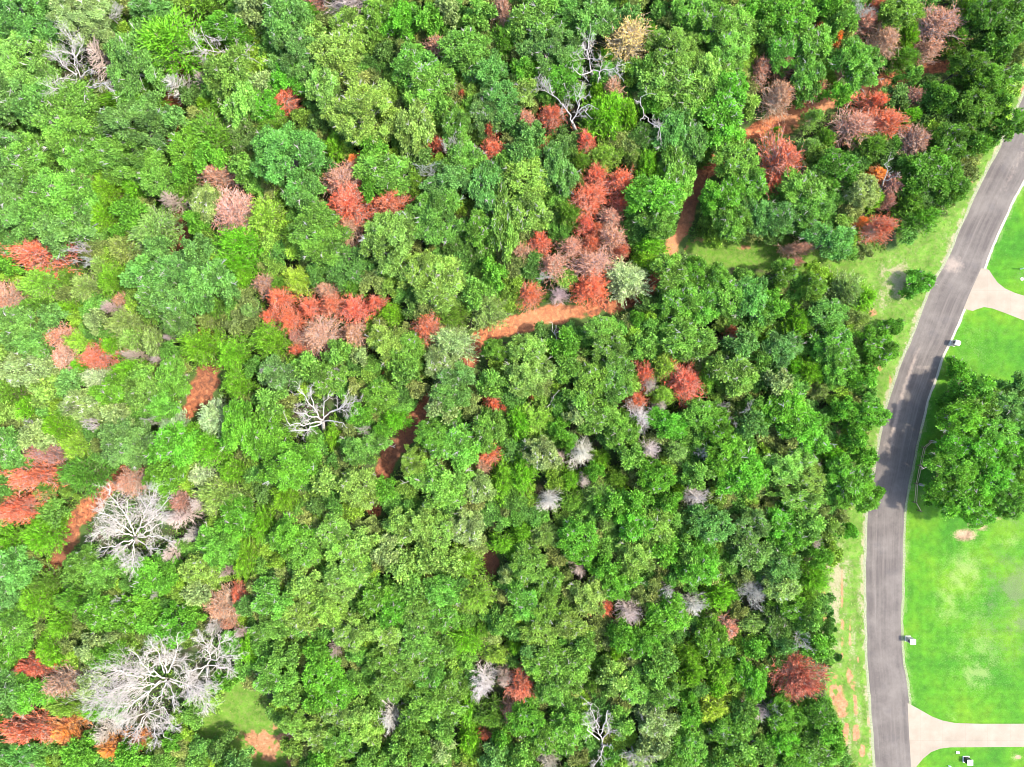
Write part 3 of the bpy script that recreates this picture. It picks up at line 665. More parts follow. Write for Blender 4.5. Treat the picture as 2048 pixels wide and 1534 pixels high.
for x, y, rx, ry, a in ((2025, 1205, 60, 95, 1.1), (2000, 1230, 30, 40, .5), (2045, 1290, 30, 30, .5), (1990, 700, 50, 50, .25), (2030, 1040, 40, 16, .5), (1850, 900, 16, 70, .45), (1850, 1000, 22, 40, .45), (2040, 550, 12, 16, .4)):
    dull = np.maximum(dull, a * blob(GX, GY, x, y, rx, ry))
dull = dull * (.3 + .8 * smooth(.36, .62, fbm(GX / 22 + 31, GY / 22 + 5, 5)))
bed = poly_sd(GX, GY, CLUMP_BED)
ldirt = .85 * smooth(14, 34, bed + nz(16, 7) * 30)
for x, y, rx, ry, a in ((1930, 1070, 30, 16, .9), (1990, 1035, 30, 10, .6), (2036, 1514, 9, 5, 1.0), (1960, 1055, 26, 10, .7)):
    ldirt = np.maximum(ldirt, a * blob(GX, GY, x, y, rx, ry))
vmow = smooth(1330, 1250, GY) * smooth(1960, 1900, GX)
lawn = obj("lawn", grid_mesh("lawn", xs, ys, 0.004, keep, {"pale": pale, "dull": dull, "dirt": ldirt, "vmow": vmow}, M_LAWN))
tag(lawn, "bright green mown lawn with pale dry patches beside the road", "lawn", kind="structure")

# road, edges, driveways ---------------------------------------------------
def resample(pts, n):
    p = np.array(pts, float)
    # Catmull-Rom through the points, then even spacing
    q = []
    P = np.vstack([2 * p[0] - p[1], p, 2 * p[-1] - p[-2]])
    for i in range(1, len(P) - 2):
        for t in np.linspace(0, 1, 12, endpoint=False):
            a, b, c, e = P[i - 1], P[i], P[i + 1], P[i + 2]
            q.append(.5 * (2 * b + (c - a) * t + (2 * a - 5 * b + 4 * c - e) * t * t + (3 * b - a - 3 * c + e) * t ** 3))
    q.append(p[-1]); q = np.array(q)
    s = np.r_[0, np.cumsum(np.hypot(*np.diff(q, axis=0).T))]
    u = np.linspace(0, s[-1], n)
    return np.stack([np.interp(u, s, q[:, 0]), np.interp(u, s, q[:, 1])], axis=1)
NR = 700
L = resample(ROAD_L, NR); R = resample(ROAD_R, NR)
wob = lambda k, a: (fbm(np.arange(NR) * .09 + k, np.full(NR, k)) - .5) * a
L[:, 0] += wob(11, 4); R[:, 0] += wob(23, 3)
NA = 25
t = np.linspace(0, 1, NA)
RP = L[:, None] * (1 - t[None, :, None]) + R[:, None] * t[None, :, None]
crown = .012 + .05 * (1 - (2 * t - 1) ** 2)
wx, wy = g2w(RP[..., 0], RP[..., 1])
V = np.stack([wx, wy, np.broadcast_to(crown, wx.shape)], axis=-1).reshape(-1, 3)
i = np.arange(NR * NA).reshape(NR, NA)
F = np.stack([i[:-1, :-1], i[:-1, 1:], i[1:, 1:], i[1:, :-1]], axis=-1).reshape(-1, 4)
vv = np.arange(NR) * .25
uv = np.stack([np.broadcast_to(t, (NR, NA)), np.broadcast_to(vv[:, None], (NR, NA))], axis=-1).reshape(-1, 2)
U = np.broadcast_to(t, (NR, NA)); py_ = RP[..., 1]; px_ = RP[..., 0]
dust = .8 * np.exp(-((U - .30) / .08) ** 2) * smooth(620, 760, py_) * smooth(960, 860, py_)
dust = np.maximum(dust, .8 * blob(px_, py_, 1905, 530, 26, 22)); dust = np.maximum(dust, .55 * blob(px_, py_, 1850, 735, 40, 6))
dust = np.maximum(dust, .5 * blob(px_, py_, 1775, 890, 18, 22)); dust = np.maximum(dust, .45 * np.exp(-((U - .62) / .2) ** 2) * smooth(560, 300, py_))
dust = np.maximum(dust, .35 * np.exp(-(np.minimum(U, 1 - U) / .03) ** 2)); dust = np.maximum(dust, .5 * blob(px_, py_, 1800, 1420, 12, 60) * .6)
dust = np.maximum(dust, .34 * np.exp(-((U - .47) / .022) ** 2) * smooth(940, 1060, py_)); dust = np.maximum(dust, .30 * np.exp(-((U - .24) / .07) ** 2)); dust = np.maximum(dust, .26 * np.exp(-((U - .72) / .07) ** 2))
road = obj("road", new_mesh("road", V, F, M_ROAD, vattr={"dust": dust.ravel()}, uv=uv))
tag(road, "curving grey asphalt road with lighter wheel tracks", "road", kind="structure")

def ribbon(name, line, side, w, z, weeds):
    T = np.gradient(line, axis=0); T /= np.linalg.norm(T, axis=1, keepdims=True)
    Nn = np.stack([-T[:, 1], T[:, 0]], axis=1) * side
    ww = w * (.5 + 1.0 * fbm(np.arange(NR) * .35 + side * 9, np.full(NR, 3.3)))
    a = line - Nn * 1.2; b = line + Nn * ww[:, None]
    ax, ay = g2w(a[:, 0], a[:, 1]); bx, by = g2w(b[:, 0], b[:, 1])
    V = np.concatenate([np.stack([ax, ay, np.full(NR, z + .012)], 1), np.stack([bx, by, np.full(NR, z)], 1)])
    k = np.arange(NR - 1)
    F = np.stack([k, k + 1, NR + k + 1, NR + k], 1)
    return new_mesh(name, V, F, M_EDGE, vattr={"weeds": np.tile(weeds, 2)})
wl = .48 + .0 * L[:, 1]; wr = smooth(760, 900, R[:, 1]) * .42 + .12
e1 = obj("road_edge", ribbon("road_edge", L, -1, 4.0, .009, wl)); e2 = obj("road_edge", ribbon("road_edge", R, 1, 3.6, .009, wr))
for e, s in ((e1, "wooded"), (e2, "lawn")):
    tag(e, f"pale gravel edging along the {s} side of the road", "road edge", kind="structure")

def slab(name, poly, z, mat, thick=.1):
    import bmesh
    bm = bmesh.new()
    vs = [bm.verts.new((*g2w(x, y), z)) for x, y in poly]
    f = bm.faces.new(vs)
    if f.normal.z < 0: f.normal_flip()
    ex = bmesh.ops.extrude_face_region(bm, geom=[f])
    for v in ex["geom"]:
        if isinstance(v, bmesh.types.BMVert): v.co.z = z - thick
    bmesh.ops.recalc_face_normals(bm, faces=bm.faces[:])
    bmesh.ops.triangulate(bm, faces=bm.faces[:])
    me = bpy.data.meshes.new(name); bm.to_mesh(me); bm.free(); me.materials.append(mat)
    return me
d1 = obj("driveway", slab("driveway", DRIVE_LOW, .032, M_CONC)); d2 = obj("driveway", slab("driveway", DRIVE_UP, .032, M_CONC))
tag(d1, "straight pale concrete driveway meeting the road below the lower mailbox", "driveway", kind="structure")
tag(d2, "tan concrete driveway flaring onto the road above the upper mailbox", "driveway", kind="structure")

# ------------------------------------------------------------------ tree builders
def oak_parts(seed, R, H, nl, dens, leaf):
    """crown leaves and wood of a broadleaf tree of crown radius R and height H: limbs carry ragged clumps of leaf sprigs"""
    r = np.random.default_rng(seed)
    z0 = H * .34
    nlimb = int(r.integers(6, 10))
    reach = r.uniform(.52, 1.20, nlimb); a0 = r.uniform(0, 6.28)
    laz = a0 + 2 * math.pi * (np.arange(nlimb) + r.uniform(-.35, .35, nlimb)) / nlimb
    lobes, owner = [], []
    tries = 0
    while len(lobes) < nl and tries < 6000:
        tries += 1
        b = int(r.integers(0, nlimb))
        az = laz[b] + r.normal() * .24
        q = r.random() ** .6 * reach[b] * R * .90
        lr_ = R * r.uniform(.15, .28) * (1.12 - .3 * q / R)
        z = H - lr_ * .8 - (H - z0) * .42 * (q / R) ** 2 - r.random() ** 1.8 * (H - z0) * .50
        c = np.array([q * math.cos(az), q * math.sin(az), max(z, z0)])
        if all(np.linalg.norm((c - l[0]) * (1, 1, .75)) > .74 * (lr_ + l[1]) for l in lobes):
            lobes.append((c, lr_)); owner.append(b)
    LV = []; tint = []
    A, B, wa, wb = [], [], [], []
    base = np.array([0, 0, z0 * .8])
    knots = []
    for b in range(nlimb):
        k1 = np.array([math.cos(laz[b]) * reach[b] * R * .42, math.sin(laz[b]) * reach[b] * R * .42, z0 + (H - z0) * r.uniform(.22, .45)])
        A.append(base); B.append(k1); wa.append(R * .042); wb.append(R * .024); knots.append(k1)
    for (c, lr_), b in zip(lobes, owner):
        out = unit(c - base)
        tl = .5 + .16 * r.normal()
        for q in range(8):                      # knobs of a clump
            kd = unit(r.normal(size=3) + np.array([0, 0, .75]) + out * .35)
            if kd[2] < -.35: kd[2] *= -1
            kc = c + kd * lr_ * r.uniform(.50, .95) * np.array([1.1, 1.1, .9])
            kr = lr_ * r.uniform(.30, .50)
            n = max(5, int(dens * kr * kr * 1.25 + 3))
            dv = unit(r.normal(size=(n, 3)) + np.array([0, 0, .55]) + kd * .5)
            dv = dv[dv[:, 2] > -.55]
            p = kc + dv * kr * (.70 + .45 * r.random((len(dv), 1)) ** 1.4)
            m = len(p)
            ts = np.clip(tl + .12 * r.normal() + r.normal(size=m) * .26, 0, 1)
            for k in range(6):
                off = r.normal(size=(m, 3)) * leaf * .40
                D = unit(off * 1.2 / leaf + dv * .4 + r.normal(size=(m, 3)) * .5 + np.array([0, 0, .12]))
                LV.append(leaves(p + off, D, leaf * r.uniform(.65, 1.2, m), leaf * .60, r, dv * .6 + off / leaf * .4 + np.array([0, 0, .6])))
                tint.append(np.clip(ts + r.normal(size=m) * .14, 0, 1))
        A.append(knots[b]); B.append(c); wa.append(R * .018); wb.append(R * .009)
        for k in range(4):
            e = c + unit(r.normal(size=3) + np.array([0, 0, .6]) + out * .5) * lr_ * r.uniform(.9, 1.45)
            A.append(c); B.append(e); wa.append(R * .007 + .006); wb.append(.012)
    LVq = np.concatenate(LV); tint = np.concatenate(tint)
    # a few dead twig ends standing clear of the leaves
    for k in range(int(R * 4)):
        c, lr_ = lobes[int(r.integers(0, len(lobes)))]
        d = unit(unit(c - base) + r.normal(size=3) * .5 + np.array([0, 0, .25])); p = c + d * lr_ * .6
        e = p + d * lr_ * r.uniform(.7, 1.2)
        A.append(p); B.append(e); wa.append(.045); wb.append(.03)
        for j in range(4):
            f = e + unit(d + r.normal(size=3) * .7) * r.uniform(.25, .6)
            A.append(p + (e - p) * r.uniform(.4, 1)); B.append(f); wa.append(.03); wb.append(.018)
    A = np.array([[0, 0, -.25]] + A); B = np.array([base] + B); wa = [R * .085] + wa; wb = [R * .055] + wb
    far = np.percentile(np.hypot(LVq[:, 0, 0], LVq[:, 0, 1]), 97)
    s = np.array([R / far, R / far, 1])
    return quads(LVq * s) + (tint,), tubes(A * s, B * s, np.array(wa), np.array(wb), 4)

def cedar_parts(seed, R, H, nb, sprays, leaf, twig=True, subtwigs=3, up=.45, wr=1.0):
    r = np.random.default_rng(seed)
    A, B, ra, rb = [], [], [], []
    P, D, tint = [], [], []
    A.append([0, 0, -.25]); B.append([0, 0, H * .95]); ra.append(R * .06); rb.append(R * .012)
    lump = r.uniform(.72, 1.12, 9)
    for k in range(nb):
        f = (k + r.random()) / nb
        zt = H * (.14 + .82 * f)
        az = k * 2.39996 + r.uniform(-.3, .3)
        sector = lump[int((az % (2 * math.pi)) / (2 * math.pi) * 9) % 9]
        ln = (R * (1 - f) ** .62 * r.uniform(.72, 1.06) + .22 * R) * sector * (.78 if f < .12 else 1)
        el = up + .55 * f + r.uniform(-.18, .18)
        d0 = np.array([math.cos(az) * math.cos(el), math.sin(az) * math.cos(el), math.sin(el) * .8])
        o = np.array([0, 0, zt * .86])
        m1 = o + d0 * ln * .5 + r.normal(size=3) * ln * .04
        tip = m1 + unit(d0 + np.array([0, 0, .15]) + r.normal(size=3) * .14) * ln * .55
        A += [o, m1]; B += [m1, tip]; ra += [R * .013 * wr, R * .008 * wr]; rb += [R * .008 * wr, .010]
        side = np.array([-math.sin(az), math.cos(az), 0])
        for s in range(subtwigs):
            tt = r.uniform(.3, .95)
            q = o + (m1 - o) * (tt / .5) if tt < .5 else m1 + (tip - m1) * ((tt - .5) / .5)
            e = q + unit(d0 + side * r.choice([-1, 1]) * r.uniform(.5, 1.0) + r.normal(size=3) * .25) * ln * r.uniform(.18, .34)
            A.append(q); B.append(e); ra.append(R * .006 * wr); rb.append(.008)
            if sprays:
                for u in np.linspace(.35, 1, 3):
                    P.append(q + (e - q) * u); D.append(unit(e - q) + r.normal(size=3) * .35); tint.append(r.uniform(0, 1))
        bt = r.uniform(.2, .8)
        for s in range(sprays):
            tt = 1 - r.random() ** 1.3 * .72
            q = o + (m1 - o) * (tt / .5) if tt < .5 else m1 + (tip - m1) * ((tt - .5) / .5)
            P.append(q + r.normal(size=3) * leaf * .25)
            D.append(d0 + side * r.uniform(-.9, .9) + np.array([0, 0, .12]) + r.normal(size=3) * .22)
            tint.append(np.clip(bt + r.normal() * .2, 0, 1))
    A = np.array(A, float); B = np.array(B, float)
    if P: P = np.array(P); D = np.array(D)
    far = np.percentile(np.hypot(*(P if len(P) else B)[:, :2].T), 95 if len(P) else 96)
    sc = np.array([R / far, R / far, 1])
    wood = tubes(A * sc, B * sc, np.array(ra), np.array(rb), 3)
    if not len(P): return None, wood
    P = P * sc
    n = len(P)
    lv = leaves(P, D, leaf * r.uniform(.7, 1.3, n), leaf * r.uniform(.24, .40, n), r, unit(P * (1, 1, 0)) * .5 + np.array([0, 0, .8]))
    return quads(lv) + (np.array(tint),), wood

def bare_parts(seed, R, H, mains, levels, dense=1.0, thick=1.0, curl=.35, flat=.5):
    """branching bare tree"""
    r = np.random.default_rng(seed)
    A, B, ra, rb = [], [], [], []
    def seg(p, q, a, b): A.append(p); B.append(q); ra.append(a); rb.append(b)
    def grow(p, d, ln, rad, lev):
        n = 3 if lev > 0 else 2
        d = d.copy(); q = p
        for k in range(n):
            d = unit(d + r.normal(size=3) * curl * .45 + np.array([0, 0, .05]))
            e = q + d * ln / n
            r1 = rad * (1 - .22 * (k + 1) / n * (1.6 if lev == 0 else 1))
            seg(q, e, rad * (1 - .22 * k / n), max(r1, .011)); q = e
            if lev > 0:
                for j in range(int(dense * r.choice([1, 1, 2])) if k < n - 1 else int(round(1.6 + dense * r.random()))):
                    s = unit(np.cross(d, r.normal(size=3)))
                    s[2] = s[2] * flat + .12
                    nd = unit(d * r.uniform(.55, 1.0) + s * r.uniform(.5, .95))
                    grow(q, nd, ln * r.uniform(.50, .74), max(rad * r.uniform(.42, .62), .014), lev - 1)
    h0 = H * .45
    top = np.array([0, 0, h0])
    seg(np.array([0, 0, -.25]), top, R * .055 * thick, R * .045 * thick)
    for k in range(mains):
        az = 2 * math.pi * (k + r.uniform(-.3, .3)) / mains
        el = r.uniform(.25, .95)
        d = np.array([math.cos(az) * math.cos(el), math.sin(az) * math.cos(el), math.sin(el)])
        grow(top, d, R * r.uniform(.42, .60), R * .032 * thick, levels)
    A = np.array(A); B = np.array(B); ra = np.array(ra); rb = np.array(rb)
    # normalise the reach to R, height to H
    far = np.percentile(np.hypot(B[:, 0], B[:, 1]), 98.5)
    k = R / far
    for M in (A, B): M[:, :2] *= k
    zt = B[:, 2].max()
    for M in (A, B):
        up_ = M[:, 2] > 0
        M[up_, 2] *= H / zt
    return A, B, ra, rb

PROTO = {}
def proto(kind, R, H, crown, wood, leafmat, extra=None):
    PROTO.setdefault(kind, []).append((R, H, crown, wood))
def add_oak(kind, seed, R, H, nl, dens=78, leaf=.34):
    (V, F, t), w = oak_parts(seed, R, H, nl, dens, leaf)
    proto(kind, R, H, new_mesh("crown", V, F, M_LEAF, fattr={"tint": t}), new_mesh("trunk", *w, M_BARK), M_LEAF)
for s in range(5): add_oak("oak_l", 100 + s, 4.6, 11.5, 44, 76, .305)
for s in range(5): add_oak("oak_m", 200 + s, 3.2, 9.0, 32, 78, .30)
for s in range(3): add_oak("oak_s", 300 + s, 1.9, 6.0, 20, 94, .28)
for s in range(3): add_oak("shrub", 400 + s, 1.8, 2.6, 22, 84, .28)
def add_cedar(kind, seed, R, H, nb, sprays, leaf, mat, **kw):
    c, w = cedar_parts(seed, R, H, nb, sprays, leaf, **kw)
    me = new_mesh("crown", c[0], c[1], mat, fattr={"tint": c[2]}) if c else None
    proto(kind, R, H, me, new_mesh("trunk", *w, M_BARK), mat)
for s in range(3): add_cedar("cedar_l", 500 + s, 3.2, 7.5, 190, 44, .40, M_NEEDLE, subtwigs=3)
for s in range(3): add_cedar("cedar_s", 520 + s, 1.9, 5.5, 120, 30, .34, M_NEEDLE, subtwigs=2)
for s in range(3): add_cedar("red_l", 540 + s, 3.0, 7.0, 180, 34, .27, M_DEADLEAF, subtwigs=3, wr=1.3)
for s in range(3): add_cedar("red_s", 560 + s, 1.8, 5.2, 120, 25, .23, M_DEADLEAF, subtwigs=3, wr=1.3)
for s in range(2): add_cedar("fade_l", 580 + s, 3.0, 7.0, 170, 9, .26, M_DEADLEAF, subtwigs=6, wr=1.5)
for s in range(2): add_cedar("fade_s", 600 + s, 1.8, 5.2, 110, 6, .24, M_DEADLEAF, subtwigs=6, wr=1.5)
for s in range(3):                                   # bare spoked cedars: no needles left
    _, w = cedar_parts(620 + s, 2.2, 5.0, 95, 0, .3, subtwigs=9, up=.35, wr=1.7)
    proto("spoke", 2.2, 5.0, None, new_mesh("branches", *w, M_BARK), None)
def add_bare(kind, seed, R, H, mains, levels, **kw):
    A, B, ra, rb = bare_parts(seed, R, H, mains, levels, **kw)
    proto(kind, R, H, new_mesh("trunk", *tubes(A[:1], B[:1], ra[:1], rb[:1], 8), M_BARK), new_mesh("branches", *tubes(A[1:], B[1:], ra[1:], rb[1:], 4), M_BARK), None)
for s in range(3): add_bare("bare", 700 + s, 5.0, 11.0, 6, 4, dense=1.0, thick=.62, curl=.6)
for s in range(3): add_bare("bare_s", 720 + s, 2.2, 7.0, 4, 3, dense=1.0, thick=.75, curl=.65)
for s in range(2): add_bare("dense", 740 + s, 6.0, 10.0, 12, 4, dense=1.0, thick=.48, curl=.32, flat=.35)
for s in range(2): add_bare("fork", 760 + s, 4.0, 9.0, 2, 2, dense=1.0, thick=.9, curl=.7)
for s in range(1): add_bare("pole", 780 + s, 1.6, 7.0, 2, 1, dense=1.0, thick=2.2, curl=.5)

# ------------------------------------------------------------------ kinds: colour, words
C = {  # code: (proto family, colour, wood colour, words, name)
 'og': ('oak', (0.142, 0.3, 0.048), (.36, .335, .30), 'mid green', 'broadleaf_tree'), 'ob': ('oak', (0.125, 0.272, 0.064), (.36, .335, .30), 'bluish green', 'broadleaf_tree'),
 'ol': ('oak', (0.212, 0.36, 0.072), (.36, .335, .30), 'light green', 'broadleaf_tree'), 'ok': ('oak', (0.118, 0.305, 0.03), (.36, .335, .30), 'bright green', 'broadleaf_tree'),
 'os': ('oak', (0.24, 0.335, 0.12), (.52, .50, .46), 'pale silvery green', 'broadleaf_tree'), 'od': ('oak', (0.085, 0.172, 0.034), (.25, .23, .2), 'dark green', 'broadleaf_tree'),
 'oD': ('oak', (0.09, 0.215, 0.025), (.25, .23, .2), 'deep green', 'broadleaf_tree'),
 'cy': ('cedar', (0.142, 0.345, 0.02), (.3, .24, .18), 'yellow green', 'cedar_tree'), 'co': ('cedar', (0.112, 0.25, 0.026), (.28, .23, .18), 'olive green', 'cedar_tree'),
 'cp': ('cedar', (0.21, 0.335, 0.085), (.45, .40, .33), 'pale grey green', 'cedar_tree'), 'cl': ('cedar', (0.21, 0.39, 0.05), (.42, .38, .28), 'pale yellow green', 'cedar_tree'),
 'cl2': ('cedar', (0.32, 0.46, 0.045), (.42, .38, .28), 'lemon yellow', 'cedar_tree'), 'cs': ('cedar', (0.34, 0.43, 0.25), (.5, .48, .44), 'silvery green', 'cedar_tree'),
 'ct': ('fade', (0.54, 0.45, 0.12), (.45, .38, .26), 'tan yellow', 'cedar_tree'), 'cg': ('cedar', (0.32, 0.41, 0.185), (.52, .5, .46), 'pale grey green', 'cedar_tree'), 'cd': ('cedar', (0.095, 0.225, 0.026), (.25, .2, .16), 'dark olive', 'cedar_tree'),
 'rr': ('red', (0.56, 0.135, 0.066), (.52, .38, .33), 'red', 'dead_cedar'), 'rp': ('fade', (0.46, 0.215, 0.135), (.52, .40, .32), 'faded pink', 'dead_cedar'), 'rn': ('fade', (0.37, 0.175, 0.115), (.42, .32, .28), 'brown', 'dead_cedar'),
 'ro': ('red', (0.78, 0.27, 0.06), (.46, .30, .2), 'orange', 'dead_cedar'), 'ro2': ('red', (0.72, 0.17, 0.065), (.46, .30, .22), 'bright orange red', 'dead_cedar'), 'rd': ('red', (0.42, 0.105, 0.055), (.34, .2, .16), 'dark red', 'dead_cedar'), 'rd2': ('red', (.33, .085, .048), (.34, .2, .16), 'dark red', 'dead_cedar'),
 'wr': ('spoke', None, (.54, .49, .44), 'white', 'bare_tree'), 'wg': ('spoke', None, (.52, .45, .40), 'grey', 'bare_tree'), 'wm': ('spoke', None, (.46, .36, .31), 'mauve brown', 'bare_tree'), 'ws': ('spoke', None, (.56, .46, .39), 'pale brown', 'bare_tree'), 'ws2': ('spoke', None, (.50, .42, .36), 'grey brown', 'bare_tree'),
 'bw': ('bare', None, (0.4, 0.365, 0.33), 'white', 'bare_tree'), 'bg': ('bare', None, (.40, .36, .32), 'grey', 'bare_tree'), 'bf': ('fork', None, (0.4, 0.365, 0.33), 'white', 'bare_tree'), 'bs': ('pole', None, (.46, .42, .37), 'pale', 'bare_tree'),
 'wB': ('dense', None, (0.44, 0.4, 0.355), 'white', 'bare_tree'), 'wB2': ('dense', None, (0.44, 0.4, 0.355), 'white', 'bare_tree'),
 'hk': ('shrub', (0.1, 0.28, 0.03), (.25, .23, .2), 'bright green', 'shrub'), 'hs': ('shrub', (0.042, 0.15, 0.025), (.25, .23, .2), 'small dark green', 'shrub'),
}
NOUN = {'broadleaf_tree': 'broadleaf tree', 'cedar_tree': 'cedar', 'dead_cedar': 'dead cedar', 'bare_tree': 'bare dead tree', 'shrub': 'shrub'}
CAT = {'broadleaf_tree': 'tree', 'cedar_tree': 'cedar', 'dead_cedar': 'dead tree', 'bare_tree': 'dead tree', 'shrub': 'shrub'}
GROUP = {'broadleaf_tree': 'broadleaf trees of the woods', 'cedar_tree': 'living cedars among the broadleaf trees', 'dead_cedar': 'dead red and brown cedars', 'bare_tree': 'bare dead trees in the woods', 'shrub': 'shrubs beside the road'}
ZC = {'oak': .74, 'cedar': .55, 'red': .55, 'fade': .55, 'spoke': .6, 'bare': .75, 'fork': .8, 'pole': .85, 'dense': .75, 'shrub': .6}

entries = []
for (ox, oy), txt in TILES.items():
    for chunk in txt.replace("\n", ";").split(";"):
        if not chunk.strip(): continue
        bits = [b.strip() for b in chunk.split("|")]
        nums, code = bits[0].rsplit(" ", 1)
        v = [float(a) for a in nums.strip().split(",")]
        k = 1 / 2.996
        e = dict(key=(ox, oy, v[0], v[1]), x=ox + v[0] * k, y=oy + v[1] * k, rx=v[2] * k, ry=(v[3] if len(v) > 3 else v[2]) * k, ang=v[4] if len(v) > 4 else None, code=code,
                 label=bits[1] if len(bits) > 1 else None, ref=bits[2] if len(bits) > 2 else None)
        entries.append(e)

# the 300 broadleaf trees that show largest are things; the small rest and the saplings in the gaps are one mass
big = sorted([e for e in entries if C[e['code']][4] == 'broadleaf_tree'], key=lambda e: -e['rx'] * e['ry'])
rest = big[300:]
drop = {id(e) for e in rest}
entries_all = entries
entries = [e for e in entries if id(e) not in drop]

# things besides trees that a label may point at
POINTS = [(1911, 686, "the upper stone mailbox"), (1822, 1281, "the lower stone mailbox"), (1834, 950, "the split rail fence"), (1940, 1522, "the white lidded utility box")]
refs = [(e['x'], e['y'], max(e['rx'], e['ry']), e['ref'], e) for e in entries if e['ref']] + [(x, y, 8, s, None) for x, y, s in POINTS]
DIRS = ["right of", "below right of", "below", "below left of", "left of", "above left of", "above", "above right of"]
def describe(e):
    fam, col, wc, words_, name = C[e['code']]
    r = math.sqrt(e['rx'] * e['ry'])
    s = ('large ' if r > 40 else 'small ' if r < 24 else 'medium ') if name in ('broadleaf_tree', 'cedar_tree', 'dead_cedar', 'bare_tree') else ''
    if max(e['rx'], e['ry']) / min(e['rx'], e['ry']) > 1.35: s = 'long ' if r > 24 else 'small long '
    return (s + words_ + ' ' + NOUN[name]).replace('small small', 'small')
for e in entries: e['desc'] = describe(e)
near = {}
for e in entries:
    if e['label']: continue
    for j, (x, y, r, s, own) in enumerate(refs):
        dx, dy = e['x'] - x, e['y'] - y
        sec = int(round(math.degrees(math.atan2(dy, dx)) / 45)) % 8
        dist = math.hypot(dx, dy)
        near.setdefault((e['desc'], j, sec), []).append((dist, id(e)))
for v in near.values(): v.sort()
ORD = ["nearest", "second nearest", "third nearest", "fourth nearest", "fifth nearest"]
for e in entries:
    if e['label']: continue
    best = None
    for j, (x, y, r, s, own) in enumerate(refs):
        dx, dy = e['x'] - x, e['y'] - y
        sec = int(round(math.degrees(math.atan2(dy, dx)) / 45)) % 8
        rank = [i for _, i in near[(e['desc'], j, sec)]].index(id(e))
        sc = math.hypot(dx, dy) * (1 + 1.6 * rank)
        if rank < 5 and (best is None or sc < best[0]): best = (sc, rank, sec, s)
    e['label'] = f"{e['desc']}, {ORD[best[1]]} {DIRS[best[2]]} {best[3]}"
    if len(e['label'].replace(',', ' ').split()) > 16:
        e['label'] = e['label'].replace('medium ', '').replace('broadleaf tree', 'tree')

def limb_tree(seed, base, limbs, h0, h1, rad, dens, off, depth=2, curl=.4, tw=1.0):
    """bare tree whose main limbs follow given courses, rising from h0 at the fork to h1 at the tips"""
    r = np.random.default_rng(seed)
    k = 1 / 2.996
    A, B, ra, rb = [], [], [], []
    def twig(p, d, ln, rd, lev):
        q = p; d = unit(d)
        n = 3
        for i in range(n):
            d = unit(d + r.normal(size=3) * curl * .5 + np.array([0, 0, .04]))
            e = q + d * ln / n
            A.append(q); B.append(e); ra.append(rd * (1 - .25 * i)); rb.append(max(rd * (1 - .25 * (i + 1)), .010))
            q = e
            if lev > 0:
                for j in range(r.integers(1, 3)):
                    s = unit(np.cross(d, r.normal(size=3))); s[2] *= .45
                    twig(q, d * .75 + s * r.uniform(.5, .95), ln * r.uniform(.40, .62), max(rd * .55, .012), lev - 1)
    hub_px = limbs[0][0]
    hub = np.array([*g2w(off[0] + hub_px[0] * k, off[1] + hub_px[1] * k, h0), h0])
    b0 = np.array([*g2w(off[0] + base[0] * k, off[1] + base[1] * k, 0), 0.0])
    TA, TB = [], []
    pts = [b0 + np.array([0, 0, -.25]), b0 * .6 + hub * .4 + np.array([.12, -.1, 0]), hub]
    for i in range(2): TA.append(pts[i]); TB.append(pts[i + 1])
    for L_ in limbs:
        P_ = np.array(L_, float)
        s = np.r_[0, np.cumsum(np.hypot(*np.diff(P_, axis=0).T))]
        n = max(5, int(s[-1] * k / PXM / .55))
        u = np.linspace(0, s[-1], n)
        X_ = np.interp(u, s, P_[:, 0]); Y_ = np.interp(u, s, P_[:, 1])
        f0 = min(1, np.hypot(*(P_[0] - hub_px)) / 300)
        f = f0 + (1 - f0) * (u / s[-1])
        z = h0 + (h1 - h0) * f * r.uniform(.65, 1.05)
        W_ = np.array([[*g2w(off[0] + x * k, off[1] + y * k, zz), zz] for x, y, zz in zip(X_, Y_, z)])
        W_[1:-1] += r.normal(size=(n - 2, 3)) * .13
        rd = rad * (.38 - .24 * f0) * (1 - .82 * u / s[-1]) + .018
        for i in range(n - 1):
            A.append(W_[i]); B.append(W_[i + 1]); ra.append(rd[i]); rb.append(rd[i + 1])
            if i >= max(1, n * .18):
                for j in range(r.poisson(dens * 1.75)):
                    d = unit(W_[i + 1] - W_[i]); sd = unit(np.cross(d, r.normal(size=3))); sd[2] *= .5
                    ln = (s[-1] * k / PXM) * r.uniform(.14, .36) * tw * (1.1 - .4 * u[i] / s[-1])
                    twig(W_[i], d * .7 + sd * r.uniform(.6, 1.1), ln, max(rd[i] * .5, .014), depth)
        twig(W_[-1], W_[-1] - W_[-2], (s[-1] * k / PXM) * .16, .03, 1)
    o3 = np.array([b0[0], b0[1], 0])
    trunk = tubes(np.array(TA) - o3, np.array(TB) - o3, np.array([rad * 1.35, rad * 1.15]), np.array([rad * 1.15, rad]), 8)
    return b0, new_mesh("trunk", *trunk, M_BARK), new_mesh("branches", *tubes(np.array(A) - o3, np.array(B) - o3, np.array(ra), np.array(rb), 4), M_BARK)
